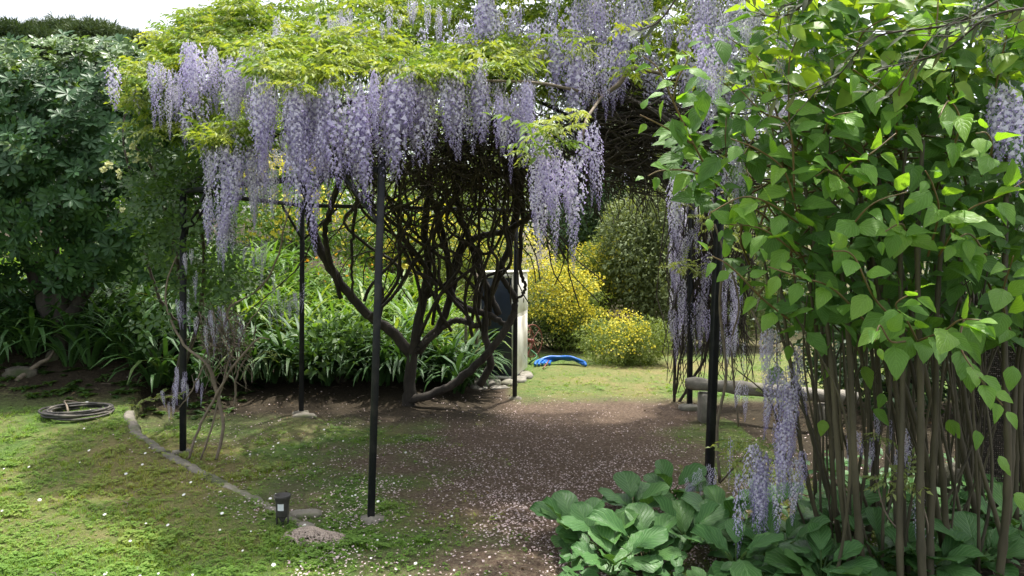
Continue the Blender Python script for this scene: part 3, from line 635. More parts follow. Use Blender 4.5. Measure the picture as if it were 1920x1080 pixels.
o_ = addm('blossom', scatter(RAC_LOW, ex, R, np.array(es)), M_flower, wis); o_['kind'] = 'stuff'

# leaf sprays
LB = [(235, 345, 105, 160, 6.0, 5.7, 34), (290, 470, 15, 105, 6.6, 5.7, 90), (490, 700, 48, 125, 5.4, 4.65, 78), (700, 995, 72, 128, 5.3, 4.6, 100), (430, 880, -40, 40, 6.7, 6.0, 95),
      (975, 1120, 195, 290, 4.1, 4.3, 9), (400, 500, 225, 280, 5.1, 5.3, 20), (1000, 1110, 30, 75, 5.0, 4.9, 5), (235, 430, 175, 245, 5.7, 5.8, 16), (350, 470, 100, 120, 5.6, 5.5, 8),
      (500, 690, 125, 165, 4.5, 4.6, 9), (380, 420, 240, 290, 5.2, 5.2, 5), (1160, 1420, 20, 180, 4.7, 4.8, 12)]
def mound(x_, y_): return y_ + (9 + 17 * math.sin(x_ / 41. + .8) + 9 * math.sin(x_ / 15.)) * (1 if y_ < 115 else .3)
lc = []
for x0, x1, y0, y1, d0, d1, n_ in LB:
    for k in range(n_):
        f = rng.random(); xx_ = rng.uniform(x0, x1); lc.append((xx_, mound(xx_, y0 + (y1 - y0) * f), d0 + (d1 - d0) * f + rng.normal() * .08, y1 - y0))
rng.shuffle(lc)
def put_spray(x_, y_, D_, parent, s_=1., pale=False):
    ms = me_spray_p if pale else me_spray
    R_ = frames(np.array([[math.cos(a_ := rng.random() * 6.28), math.sin(a_), 0]]), np.array([[0, -.3, 1.]]) + rng.normal(size=(1, 3)) * .25)[0]
    return ob('leaf_spray', ms[rng.integers(len(ms))], parent, M=mat4(R_, P(x_, y_, D_) - np.array(parent.location), s_))
for x_, y_, D_, h_ in lc[:298]: put_spray(x_, y_, D_, wis, rng.uniform(.55, 1.0), pale=(y_ > 170 and rng.random() < .7) or rng.random() < .3)
ex = [P(e[0], e[1], e[2]) for e in lc[298:]]
for x0, x1, y0, y1, d0, d1, n_ in LB:      # second layer just behind and beneath the first
    for _ in range(int(n_ * 1.2) if n_ > 15 else 0):
        f = rng.random(); xx_ = rng.uniform(x0, x1); ex.append(P(xx_, mound(xx_, y0 + (y1 - y0) * f + 6), d0 + (d1 - d0) * f + rng.uniform(.1, .6)))
for _ in range(1500):
    x_ = rng.uniform(-3.0, 2.8); y_ = rng.uniform(5.0, 9.0); z_ = 2.95 + .65 * math.exp(-(x_ ** 2 + (y_ - 6.8) ** 2) / 5) + rng.uniform(-.12, .25); u_ = x_ / y_ * FPX + 960
    if u_ < 350 or (y_ < 5.9 and u_ < 900) or vnoise(x_ + 9, y_, 1.7, 44) < .3: continue
    if u_ > 850: z_ = max(z_, 1.65 + .375 * y_ + rng.uniform(0, .25))
    ex.append(np.array([x_, y_, z_]))
for _ in range(950): ex.append(P(rng.uniform(860, 1450), rng.uniform(-90, 190), rng.uniform(5.7, 8.2)))
ex = np.array(ex); n_ = len(ex); a = rng.random(n_) * 6.28
R = frames(np.stack([np.cos(a), np.sin(a), 0 * a], -1), np.tile([0, -.2, 1.], (n_, 1)) + rng.normal(size=(n_, 3)) * .25)
o_ = addm('foliage', scatter(SPRAYS_LOW, ex, R, rng.uniform(.65, 1.05, n_)), M_wleaf, wis); o_['kind'] = 'stuff'

# far curtain: faded racemes hanging at the back right
far = thing('wisteria_curtain', G(1262, 770), 'faded wisteria hanging as a thin curtain by the far right post', 'wisteria')
for rows in ([(1262, 770, 8.5, 3), (1268, 600, 8.5, 3), (1262, 450, 8.5, 2), (1275, 340, 8.4, 2)], [(1262, 770, 8.5, 2), (1290, 560, 8.5, 2), (1300, 420, 8.5, 2), (1310, 330, 8.4, 2)],
             [(1262, 770, 8.5, 3), (1330, 640, 8.4, 3), (1320, 480, 8.4, 3), (1330, 330, 8.0, 3)]):
    addm('stem', tube(*pxtube(rows, 24, jit=.008), 5), M_twig, far, smooth=True)
for _ in range(70): put_raceme(rng.uniform(1258, 1330), rng.uniform(350, 600), rng.uniform(8.1, 8.9), rng.uniform(.8, 1.3), far, rng.random() < .35)
for _ in range(30): put_raceme(rng.uniform(1345, 1390), rng.uniform(480, 620), rng.uniform(6.5, 7.5), rng.uniform(.5, .9), far, rng.random() < .6)
out = [vine(rng.uniform(1250, 1420), rng.uniform(330, 480), 8.4, rng.uniform(1250, 1420), rng.uniform(560, 740), 8.4, 1.6, .8, 8, 18, 3) for _ in range(130)]
o_ = addm('fine_twigs', cat(out), M_twig, far); o_['kind'] = 'stuff'

for _ in range(26): put_spray(rng.uniform(1255, 1400), rng.uniform(360, 520), rng.uniform(7.5, 8.5), far, rng.uniform(.6, 1.1), True)
for _ in range(22): put_raceme(rng.uniform(1255, 1290), rng.uniform(380, 560), rng.uniform(8.0, 8.6), rng.uniform(.5, 1.0), far, True)
# near hanging shoot at lower right
nw = thing('wisteria_shoot', G(1350, 905), 'wisteria shoot with long pale racemes hanging beside the right pergola post', 'wisteria')
for rows in ([(1350, 905, 4.9, 3), (1345, 800, 4.9, 3), (1362, 700, 4.85, 3), (1350, 560, 4.8, 3), (1375, 420, 4.6, 3), (1400, 330, 4.5, 3)], [(1385, 800, 4.9, 2), (1372, 650, 4.9, 2), (1385, 560, 4.9, 2), (1340, 420, 4.9, 2)],
             [(1400, 560, 4.2, 2), (1440, 640, 4.1, 2), (1480, 640, 4.05, 2), (1500, 700, 4.0, 2)], [(1350, 905, 4.9, 2), (1395, 860, 4.4, 2), (1440, 860, 4.1, 2), (1480, 880, 4.0, 2)],
             [(1660, 850, 3.75, 1.5), (1690, 905, 3.7, 2), (1720, 925, 3.65, 2), (1738, 975, 3.6, 1.5), (1740, 1000, 3.6, 1)], [(1640, 890, 3.7, 1.5), (1660, 960, 3.65, 1.5), (1690, 1000, 3.6, 1.5)]):
    addm('stem', tube(*pxtube(rows, 26), 5), M_barkl, nw, smooth=True)
for x_, y_, s_, n_ in [(1455, 615, .75, 3), (1500, 655, .8, 3), (1450, 695, .85, 5), (1480, 720, .9, 5), (1465, 790, .9, 5), (1430, 850, .95, 6), (1420, 890, .9, 5), (1492, 850, .75, 3), (1385, 725, .5, 2),
                       (1700, 810, .6, 3), (1690, 850, .5, 2), (1612, 805, .5, 2), (1630, 830, .5, 2), (1330, 870, .45, 4), (1300, 905, .4, 2), (1365, 630, .5, 2), (1440, 625, .5, 2), (1660, 780, .5, 2)]:
    for _ in range(n_): put_raceme(x_ + rng.normal() * 11, y_ + rng.normal() * 9, (4.75 if x_ < 1395 else 3.95) + rng.normal() * .06, s_ * rng.uniform(.8, 1.1), nw)
for x_, y_, s_ in [(1430, 930, .9), (1740, 985, .8), (1745, 1010, .6), (1715, 935, .6), (1730, 930, .6), (1370, 820, .7), (1395, 640, .6), (1415, 915, .9)]: put_raceme(x_, y_, 3.7 if x_ > 1600 else 4.0, s_, nw, True)
for x_, y_, s_ in [(1385, 830, .8), (1405, 860, .9), (1370, 865, .7), (1420, 840, .7), (1665, 905, .7), (1700, 905, .75), (1685, 890, .6), (1475, 700, .4), (1445, 740, .5), (1470, 850, .6), (1655, 820, .5)]:
    put_spray(x_, y_, (4.1 if x_ < 1600 else 3.65), nw, s_, True)

for x0, x1, y0, y1, n_ in [(1290, 1340, 40, 130, 5), (1340, 1420, -10, 120, 7), (1440, 1560, -10, 90, 5), (1640, 1720, 60, 110, 4), (1330, 1390, 250, 300, 5), (1255, 1275, 330, 350, 2), (1830, 1900, -30, 60, 4)]:
    for _ in range(n_): put_raceme(rng.uniform(x0, x1), rng.uniform(y0, y1), rng.uniform(3.5, 4.0), rng.uniform(.6, .9), nw)
# small wisteria at the front left post
lw = thing('young_wisteria', G(398, 868), 'small wisteria with bare grey stems and drooping racemes at the left post', 'wisteria')
RSCALE = .62
for rows in ([(405, 868, 6.0, 5), (418, 800, 6.0, 5), (402, 720, 6.0, 6), (385, 680, 6.0, 5), (340, 640, 6.05, 4), (310, 560, 6.1, 3), (330, 480, 6.1, 2)],
             [(350, 868, 6.0, 4), (380, 790, 6.0, 4), (430, 700, 5.95, 4), (478, 640, 5.9, 3), (505, 635, 5.9, 2)], [(375, 868, 6.0, 3), (400, 790, 6, 3), (425, 690, 6, 3), (440, 640, 6, 3), (425, 590, 6, 2), (440, 560, 6, 2)],
             [(375, 632, 6, 2.5), (420, 612, 6, 3), (432, 575, 6, 3), (480, 545, 6, 3), (515, 500, 5.9, 3), (535, 420, 5.8, 2.5), (550, 370, 5.7, 2)], [(440, 700, 6, 2), (450, 640, 6, 2), (470, 600, 6, 2), (500, 560, 6, 2)],
             [(385, 680, 6, 2), (355, 740, 6, 2), (330, 770, 6.1, 1.5)], [(345, 735, 6.1, 2), (315, 742, 6.1, 2), (260, 755, 6.1, 1.5)], [(440, 760, 6.2, 3), (445, 700, 6.2, 3), (470, 660, 6.2, 2), (480, 610, 6.2, 2)]):
    addm('stem', tube(*pxtube(rows, 26, jit=.003), 6), M_barkl, lw, smooth=True)
RSCALE = 1.0
for x_, y_, s_, n_ in [(330, 700, .42, 7), (362, 722, .4, 4), (310, 745, .4, 3), (345, 465, .4, 3), (340, 560, .5, 3), (545, 548, .35, 4), (400, 585, .5, 4), (425, 575, .5, 3), (380, 610, .5, 3), (490, 460, .4, 4), (470, 470, .4, 2)]:
    for _ in range(n_): put_raceme(x_ + rng.normal() * 9, y_ + rng.normal() * 8, 6.0 + rng.normal() * .08, s_ * rng.uniform(.8, 1.1), lw)
for _ in range(44): put_raceme(*rng.choice([(350, 520), (400, 610), (410, 590), (440, 600), (520, 560), (540, 555), (500, 500)]) + rng.normal(size=2) * 14, 6.0, rng.uniform(.4, .8), lw, True)
out = [vine(rng.uniform(370, 450), rng.uniform(560, 650), 6.0, rng.uniform(360, 480), rng.uniform(620, 740), 6.0, .9, .5, 7, 14, 3) for _ in range(80)]
o_ = addm('fine_twigs', cat(out), M_barkl, lw); o_['kind'] = 'stuff'
for x_, y_, s_ in [(270, 750, .5), (300, 740, .5), (255, 760, .5), (330, 745, .5), (385, 810, .35), (500, 660, .4), (520, 665, .35), (470, 640, .4)]: put_spray(x_, y_, 6.05, lw, s_, True)

# ================================================================== KNOTWEED (right)
kn = thing('knotweed_clump', G(1640, 950), 'tall knotweed clump with woody stalks and broad heart-shaped leaves', 'knotweed')
LK = [leafshape(1, w_, 'heart', 9, f, c, v_, 2) for w_, f, c, v_ in ((.78, .12, .12, .012), (.7, .3, .22, .02), (.82, .05, .36, .03), (.66, .55, .12, .015), (.74, -.15, .3, .025), (.6, .8, .2, .02))]
LK_low = [leafshape(1, .8, 'heart', 4, .2, .2, 0, 1), leafshape(1, .75, 'heart', 4, .4, .1, 0, 1)]
me_k = [mesh('leaf', a, b, M_knot, c, True) for a, b, c in LK]
me_kd = [mesh('leaf', a, b, M_knotd, c, True) for a, b, c in LK]
stems = []
def stalk(bx, by, D, tx, ty, Dt, r, bend=0):
    b = G(bx, by); b = P(bx, by, D); b[2] = -.03
    t = P(tx, ty, Dt); n = 40; s = np.linspace(0, 1, n); pts = b + (t - b) * s[:, None]
    pts[:, 0] += bend * np.sin(s * math.pi) * .12 + .012 * np.sin(s * 9 + b[0] * 5); pts[:, 1] += .03 * np.sin(s * 5 + b[0] * 9)
    rr_ = r * (1 - .55 * s); node = (np.arange(n) % 5 == 0) * .22 + (np.arange(n) % 5 == 1) * -.05; rr_ = rr_ * (1 + node)
    addm('stalk', tube(pts, rr_, 8), M_knotstem, kn, smooth=True); return pts
for (bx, tx) in [(1560, 1455), (1585, 1490), (1600, 1500), (1612, 1535), (1628, 1560), (1645, 1560), (1655, 1590), (1668, 1600), (1690, 1640), (1702, 1665), (1722, 1650), (1745, 1745), (1775, 1740), (1790, 1700),
                 (1805, 1800), (1830, 1780), (1850, 1830), (1870, 1880), (1890, 1860), (1905, 1920), (1930, 1960), (1575, 1540), (1640, 1610), (1735, 1700)]:
    D = rng.uniform(3.7, 4.5); stems.append(stalk(bx + rng.normal() * 5, 920, D, tx + rng.normal() * 45, rng.uniform(260, 480), D + rng.uniform(-.3, .2), rng.uniform(.009, .019), rng.normal() * .5))
for (bx, tx, D, r_) in [(1735, 1725, 3.55, .021), (1752, 1765, 3.6, .02), (1688, 1700, 3.6, .018), (1620, 1560, 3.7, .02), (1880, 1890, 3.6, .02), (1600, 1510, 3.75, .018)]:
    stems.append(stalk(bx, 930, D, tx, rng.uniform(200, 420), D, r_))
for x_ in np.linspace(1525, 1900, 30):   # thin young canes that fork off low
    D = rng.uniform(3.6, 4.6); p_ = stalk(x_ + rng.normal() * 8, 925, D, x_ + rng.normal() * 75 - 25, rng.uniform(380, 560), D + rng.uniform(-.3, .3), rng.uniform(.005, .010), rng.normal() * 1.2)
    i_ = rng.integers(14, 26); e_ = p_[i_] + np.array([rng.normal() * .22, rng.normal() * .12, rng.uniform(.3, .6)]); addm('stalk', tube(spline(np.array([p_[i_], (p_[i_] + e_) / 2 + [rng.normal() * .03, 0, .03], e_]), 12), np.linspace(.006, .003, 12), 6), M_knotstem, kn, smooth=True)
for (bx, tx, D) in [(x_, x_ + rng.normal() * 45, rng.uniform(4.5, 5.3)) for x_ in np.linspace(1530, 1910, 26)]:
    stems.append(stalk(bx, 900, D, tx, rng.uniform(350, 500), D, rng.uniform(.009, .015)))
def leafmat(pos, size, nrm, d, old=False, parent=kn):
    R_ = frames(np.array([d]), np.array([nrm]))[0]; ms = me_kd if old else me_k
    return ob('leaf', ms[rng.integers(len(ms))], parent, M=mat4(R_, np.array(pos) - np.array(parent.location), size))
def kmask(px, py):
    """lower edge of the leafy mass and its left edge, in photograph pixels"""
    lo = np.interp(px, [1215, 1260, 1330, 1400, 1480, 1540, 1640, 1760, 1920], [150, 330, 430, 560, 640, 670, 675, 660, 680])
    lf = np.interp(py, [0, 90, 200, 330, 420, 520, 640], [1420, 1330, 1270, 1235, 1330, 1380, 1480])
    return (py < lo) & (px > lf)
nleaf = 0
def shoot(rows, nl, size, spread=.05, bright=True, rpx=2.2):
    """a side shoot with alternate leaves, ending in a folded young pair"""
    global nleaf
    pts, rr_ = pxtube([(*r_, rpx) for r_ in rows], 24)
    addm('shoot', tube(pts, np.linspace(rr_[0], rr_[0] * .5, 24), 5), M_redtwig, kn, smooth=True)
    nl = int(nl * 1.35)
    for k in range(nl):
        t = .08 + .92 * k / max(1, nl - 1); i_ = min(23, int(t * 23)); p = pts[i_]; tv = pts[min(23, i_ + 1)] - pts[max(0, i_ - 1)]; tv /= np.linalg.norm(tv) + 1e-9
        side = np.array([-tv[2], 0, tv[0]]) * (1 if k % 2 else -1); d = side * .8 + tv * .55 + np.array([rng.normal() * .25, -.35 + rng.normal() * .25, -.45 + rng.normal() * .25])
        d /= np.linalg.norm(d); nrm = np.array([rng.normal() * .35, -.75 + rng.normal() * .2, .75])
        s_ = 1.08 * size * (1.05 - .55 * t ** 2) * rng.uniform(.65, 1.15); q = p + d * .035
        leafmat(q, s_, nrm, d, old=not bright); nleaf += 1
S_ = [ # (rows), leaves, size
    ([(1345, 350, 3.7), (1300, 270, 3.6), (1262, 190, 3.55), (1235, 130, 3.5), (1205, 105, 3.5)], 8, .115), ([(1262, 190, 3.55), (1270, 150, 3.5), (1290, 110, 3.5), (1280, 95, 3.5)], 4, .10), ([(1340, 340, 3.7), (1290, 320, 3.6), (1240, 320, 3.6), (1215, 330, 3.6)], 4, .11),
    ([(1300, 270, 3.6), (1240, 235, 3.5), (1200, 215, 3.5)], 4, .10), ([(1490, 360, 3.5), (1480, 240, 3.4), (1430, 210, 3.4), (1380, 160, 3.4)], 7, .12), ([(1495, 400, 3.5), (1470, 320, 3.4), (1420, 280, 3.3), (1370, 260, 3.3)], 7, .12),
    ([(1500, 420, 3.5), (1440, 380, 3.3), (1390, 370, 3.3), (1330, 400, 3.3)], 6, .12), ([(1500, 480, 3.5), (1430, 430, 3.3), (1360, 420, 3.3)], 6, .12), ([(1560, 480, 3.4), (1600, 420, 3.2), (1640, 380, 3.1), (1700, 360, 3.1)], 7, .125),
    ([(1560, 360, 3.4), (1590, 310, 3.2), (1630, 290, 3.1), (1680, 250, 3.1)], 7, .12), ([(1480, 600, 3.6), (1430, 560, 3.4), (1370, 500, 3.3), (1335, 480, 3.3)], 7, .115), ([(1620, 600, 3.5), (1560, 540, 3.3), (1500, 520, 3.2), (1440, 500, 3.2)], 7, .12),
    ([(1700, 620, 3.5), (1640, 560, 3.2), (1600, 480, 3.1), (1560, 470, 3.1)], 7, .12), ([(1720, 640, 3.4), (1700, 600, 3.1), (1680, 570, 3.0), (1720, 545, 2.95)], 9, .115), ([(1720, 640, 3.3), (1770, 620, 3.05), (1800, 600, 2.95), (1840, 600, 2.9)], 7, .125),
    ([(1700, 640, 3.3), (1670, 640, 3.0), (1650, 610, 2.95), (1640, 640, 2.9)], 5, .105), ([(1740, 480, 3.4), (1760, 400, 3.2), (1750, 350, 3.1), (1735, 320, 3.0)], 7, .135), ([(1760, 480, 3.4), (1810, 400, 3.2), (1870, 370, 3.1), (1920, 340, 3.1)], 8, .13),
    ([(1780, 300, 3.4), (1800, 230, 3.2), (1780, 190, 3.1), (1760, 220, 3.0)], 6, .14), ([(1840, 330, 3.4), (1860, 280, 3.2), (1850, 250, 3.1), (1830, 250, 3.0)], 5, .13), ([(1680, 260, 3.5), (1690, 160, 3.3), (1750, 60, 3.2), (1760, -10, 3.2)], 8, .13),
    ([(1700, 200, 3.5), (1640, 160, 3.3), (1600, 130, 3.2)], 6, .13), ([(1860, 200, 3.5), (1880, 100, 3.4), (1900, 20, 3.3)], 7, .14), ([(1480, 240, 3.6), (1480, 120, 3.5), (1500, 60, 3.5)], 7, .12), ([(1600, 120, 3.6), (1620, 60, 3.5), (1690, 20, 3.4)], 7, .14),
    ([(1820, 560, 3.6), (1800, 640, 3.3), (1830, 700, 3.1), (1880, 760, 3.0)], 9, .13), ([(1700, 450, 3.5), (1690, 420, 3.2), (1650, 440, 3.1)], 6, .12), ([(1850, 480, 3.5), (1820, 440, 3.2), (1790, 450, 3.1)], 6, .125), ([(1600, 360, 3.4), (1560, 320, 3.3), (1530, 330, 3.2)], 6, .12),
    ([(1540, 260, 3.5), (1560, 220, 3.3), (1600, 210, 3.2)], 6, .12), ([(1900, 640, 3.5), (1880, 560, 3.3), (1900, 480, 3.1)], 7, .13)]
for rows, nl, sz in S_: shoot(rows, nl, sz)
for x_, y_, D_ in [(1655, 740, 3.8), (1640, 770, 3.8), (1480, 650, 3.9), (1620, 690, 3.9), (1460, 690, 4.1), (1830, 810, 3.3), (1875, 858, 3.3), (1550, 690, 3.9), (1690, 690, 3.8), (1900, 690, 3.2), (1905, 930, 3.2), (1545, 790, 3.9), (1780, 790, 3.9), (1700, 660, 3.7)]:
    leafmat(P(x_, y_, D_), rng.uniform(.07, .12), (rng.normal() * .3, -.8, .5), (rng.normal() * .6, -.3, -.7))
# hanging low between the canes, where the photograph shows single leaves
# the rest of the leaves: about 300 in all as parts, beyond that one mass
pos, old = [], []
while nleaf < 284:
    px_, py_ = rng.uniform(1240, 1930), rng.uniform(-30, 640)
    if not kmask(px_, py_): continue
    leafmat(P(px_, py_, rng.uniform(3.3, 3.6)), rng.uniform(.10, .16), (rng.normal() * .35, -.65 + rng.normal() * .3, .75), (rng.normal() * .8, -.4 + rng.normal() * .3, -.4 + rng.normal() * .3), old=rng.random() < .5); nleaf += 1
q = []
while len(q) < 3300:
    px_, py_ = rng.uniform(1240, 2050), rng.uniform(-170, 640)
    if not kmask(min(px_, 1920), max(py_, 0) + 12): continue
    if py_ < 150 and rng.random() < .3: continue
    if px_ < 1450 and rng.random() < .55: continue
    q.append(P(px_, py_, rng.uniform(3.45, 4.7)))
q = np.array(q); n_ = len(q); nr = np.stack([rng.normal(size=n_) * .4, -.5 + rng.normal(size=n_) * .4, np.full(n_, .8)], -1); d = np.stack([rng.normal(size=n_) * .8, -.4 + rng.normal(size=n_) * .4, -.4 + rng.normal(size=n_) * .35], -1)
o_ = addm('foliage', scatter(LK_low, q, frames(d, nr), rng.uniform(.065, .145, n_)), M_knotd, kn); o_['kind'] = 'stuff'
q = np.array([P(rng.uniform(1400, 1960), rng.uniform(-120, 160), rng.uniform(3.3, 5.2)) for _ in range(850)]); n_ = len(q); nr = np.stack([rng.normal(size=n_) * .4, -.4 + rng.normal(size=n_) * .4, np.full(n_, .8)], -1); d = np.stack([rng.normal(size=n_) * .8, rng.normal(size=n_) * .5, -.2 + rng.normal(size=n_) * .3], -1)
o_ = addm('lit_foliage', scatter(LK_low, q, frames(d, nr), rng.uniform(.07, .15, n_)), M_knot_backlit, kn); o_['kind'] = 'stuff'  # upper leaves in the brighter colour that stands for backlight
out = [vine(rng.uniform(1350, 1900), rng.uniform(250, 560), 4.2, rng.uniform(1350, 1900), rng.uniform(50, 420), 3.8, 2.5, 1.2, 8, 14, 4) for _ in range(60)]
o_ = addm('side_shoots', cat(out), M_redtwig, kn); o_['kind'] = 'stuff'

# ================================================================== OLIVE BRANCHES (near, upper right)
LO = [tinyleaf(1, .24, .3, .1), tinyleaf(1, .2, .15, -.1), tinyleaf(1, .26, .4, .2)]
me_o = [mesh('leaf', *[leafshape(1, wd_, 'lance', 5, .3, c_)[k] for k in (0, 1)], M_olive, leafshape(1, wd_, 'lance', 5, .3, c_)[2], True) for wd_, c_ in ((.22, .1), (.19, -.12), (.25, .2))]
OB = [([(1960, -60, 2.3), (1800, 40, 2.4), (1640, 70, 2.5), (1560, 150, 2.55), (1440, 190, 2.6)], 30, 'olive branch crossing from the top edge, lowest of the three'),
      ([(1980, 10, 2.2), (1860, 30, 2.3), (1760, 100, 2.4), (1640, 130, 2.45)], 24, 'olive branch pointing down-left from the far right edge'),
      ([(1620, -90, 2.5), (1540, -20, 2.5), (1470, 30, 2.55), (1400, 20, 2.6)], 18, 'short olive branch at the top edge between wisteria and knotweed'),
      ([(1290, -80, 2.2), (1270, -10, 2.2), (1235, 40, 2.2), (1190, 60, 2.2)], 6, 'small olive twig with two dark leaves hanging before the lilac racemes')]
for rows, nl, lab in OB:
    pts, _r = pxtube([(*r_, 3) for r_ in rows], 30)
    br = thing('olive_branch', pts[0], lab, 'olive branch', 'olive branches reaching in from above')
    addm('twig', tube(pts, np.linspace(.005, .0015, 30), 6), M_twig, br, smooth=True)
    for k in range(nl):
        i_ = int((k + rng.random()) / nl * 28) + 1; tv = pts[i_] - pts[i_ - 1]; tv /= np.linalg.norm(tv)
        if nl > 10 and k % 3 == 0:
            e = pts[i_] + tv * .10 + rng.normal(size=3) * [.07, .03, .07]; sub = np.linspace(pts[i_], e, 5); addm('twig', tube(sub, .0014, 4), M_twig, br)
            for m_ in range(5):
                R_ = frames((tv + rng.normal(size=3) * .8)[None], np.array([[rng.normal() * .4, -.6, .8]]))[0]; ob('leaf', me_o[rng.integers(3)], br, M=mat4(R_, sub[min(4, m_)] - pts[0], rng.uniform(.045, .07)))
        else:
            R_ = frames((tv + rng.normal(size=3) * .8)[None], np.array([[rng.normal() * .4, -.6, .8]]))[0]; ob('leaf', me_o[rng.integers(3)], br, M=mat4(R_, pts[i_] - pts[0], rng.uniform(.05, .075) * (1.6 if nl < 10 else 1)))

# ================================================================== BERGENIA (front right)
LBg = [leafshape(1, wd_, 'berg', 9, f_, c_, w_, 3) for wd_, f_, c_, w_ in ((.92, .25, .18, .03), (.84, .45, .1, .04), (.98, .1, .32, .035), (.8, .6, .25, .03), (.88, -.15, .4, .04))]
me_b = [mesh('leaf', a, b, M_berg, c, True) for a, b, c in LBg]
BG = [(1075, 1010, 9, .2), (1130, 1040, 9, .2), (1190, 960, 9, .2), (1210, 1060, 10, .2), (1260, 930, 8, .19), (1290, 1030, 11, .22), (1360, 1000, 10, .22), (1380, 1075, 9, .2), (1150, 1085, 7, .18), (1460, 1050, 9, .2),
      (1540, 1090, 10, .21), (1560, 1000, 9, .2), (1600, 930, 6, .22), (1650, 1060, 10, .21), (1740, 1080, 10, .21), (1760, 990, 8, .2), (1840, 960, 9, .18), (1830, 1070, 9, .2), (1910, 1010, 9, .2), (1900, 920, 7, .17), (1450, 970, 7, .19), (1690, 960, 6, .18)]
places = ['at the left tip of the leafy patch', 'low at the near left corner of the patch', 'at the back left of the patch before the bare earth', 'second along the near edge of the patch', 'nearest the open floor behind the patch', 'largest-leaved in the middle of the patch', 'just before the foot of the right pergola post',
          'on the near edge below the pergola post', 'lowest on the left, cut by the picture edge', 'under the tips of the hanging racemes', 'on the near edge right of the racemes', 'at the foot of the first leaning stalks', 'with one tall upright leaf against the stalks', 'before the middle of the stalks', 'beside the thin drooping raceme',
          'right behind the thin drooping raceme', 'among the shaded stalks beside the stone block', 'near the right corner on the near edge', 'at the right edge of the picture', 'small and shaded at the far right', 'between post and stalks in shade', 'shaded between the two thickest stalks']
for (bx, by, nl, sz), pl in zip(BG, places):
    D = min(4.9, 1.65 * FPX / (by + 20 - 483)); D = max(3.15, D); b = P(bx, by, D); b[2] = .02
    bt = thing('bergenia_plant', b, 'broad-leaved bergenia ' + pl, 'bergenia', 'bergenias planted under the knotweed')
    for k in range(nl + 2):
        a = k / (nl + 2) * 6.28 + rng.normal() * .3; el = rng.uniform(.1, .8) + (.5 if k % 3 == 0 else 0)
        out_ = np.array([math.cos(a), math.sin(a), 0]); h_ = rng.uniform(.03, .12) + (.04 if k % 3 == 0 else 0); p0 = out_ * rng.uniform(.03, .10) + [0, 0, h_]
        d = out_ * .9 + np.array([0, -.1, el]); d /= np.linalg.norm(d); nrm = -out_ * el * .6 + np.array([0, -.35, 1.])
        st = spline(np.array([[0, 0, 0], p0 * [.5, .5, .7], p0]), 6); lf = ob('leaf', me_b[rng.integers(5)], bt, M=mat4(frames(d[None], nrm[None])[0], p0, sz * rng.uniform(.7, 1.2)))
        addm('leaf_stalk', (tube(st + b, .0045, 5)), M_rose, bt, smooth=True)
# ground cover leaves filling between plants
q = []
for _ in range(420):
    bx = rng.uniform(1060, 1920); by = rng.uniform(935 if bx > 1250 else 985, 1110); D = np.clip(1.6 * FPX / (by + 10 - 483), 3.1, 4.9); p = P(bx, by, D); p[2] = rng.uniform(.03, .1); q.append(p)
for _ in range(200):
    bx = rng.uniform(1500, 1920); D = rng.uniform(4.2, 5.6); p = P(bx, 900, D); p[2] = rng.uniform(.03, .18); q.append(p)
q = np.array(q); n_ = len(q); a = rng.random(n_) * 6.28
o_ = addm('foliage', scatter([leafshape(1, .7, 'berg', 4, .3, .2, .02, 1), leafshape(1, .6, 'ovate', 4, .4, .2, 0, 1)], q, frames(np.stack([np.cos(a), np.sin(a), rng.uniform(-.1, .9, n_)], -1), np.tile([0, -.3, 1.], (n_, 1))), rng.uniform(.07, .13, n_)), M_berg)
tag(o_, 'low green undergrowth between the bergenias and the knotweed stalks', 'undergrowth', kind='stuff')

# ================================================================== generic shrub mass
def lumps(center, radii, n, k=9, seed=None, shell=.75, lump=.55):
    """points through the outer shell of several overlapping lobes; returns positions and outward directions"""
    r = np.random.default_rng(seed); c = np.array(center, float); ra = np.array(radii, float)
    cs = unit(k) * ra * (1 - lump * .8) + c; cs[0] = c; rs = ra * r.uniform(lump * .7, lump * 1.15, (k, 1)); rs[0] = ra * .75
    w_ = rng.integers(0, k, n); d = unit(n); rr_ = (shell + (1 - shell) * rng.random(n) ** .5) * (1 + .18 * np.sin(d[:, 0] * 9 + w_) * np.sin(d[:, 2] * 8 + w_ * 2)) 
    return cs[w_] + d * rs[w_] * rr_[:, None], d
def leafball(name, center, radii, n, size, mat, protos, parent=None, seed=0, k=9, shell=.6, lump=.55, keep=None, upbias=.4, only=None):
    p, d = lumps(center, radii, n, k, seed, shell, lump)
    m = p[:, 2] > H(p[:, 0], p[:, 1]); 
    if keep is not None: m &= keep(p)
    p, d = p[m], d[m]; dr = d + unit(len(p)) * .9; up = d + np.array([0, -.2, upbias]) + unit(len(p)) * .5
    return addm(name, scatter(protos, p, frames(dr, up), size * rng.uniform(.6, 1.3, len(p))), mat, parent)
QL = [quadleaf(1, .45), quadleaf(1, .35)]
TL = [tinyleaf(1, .5), tinyleaf(1, .42, .4, .3)]

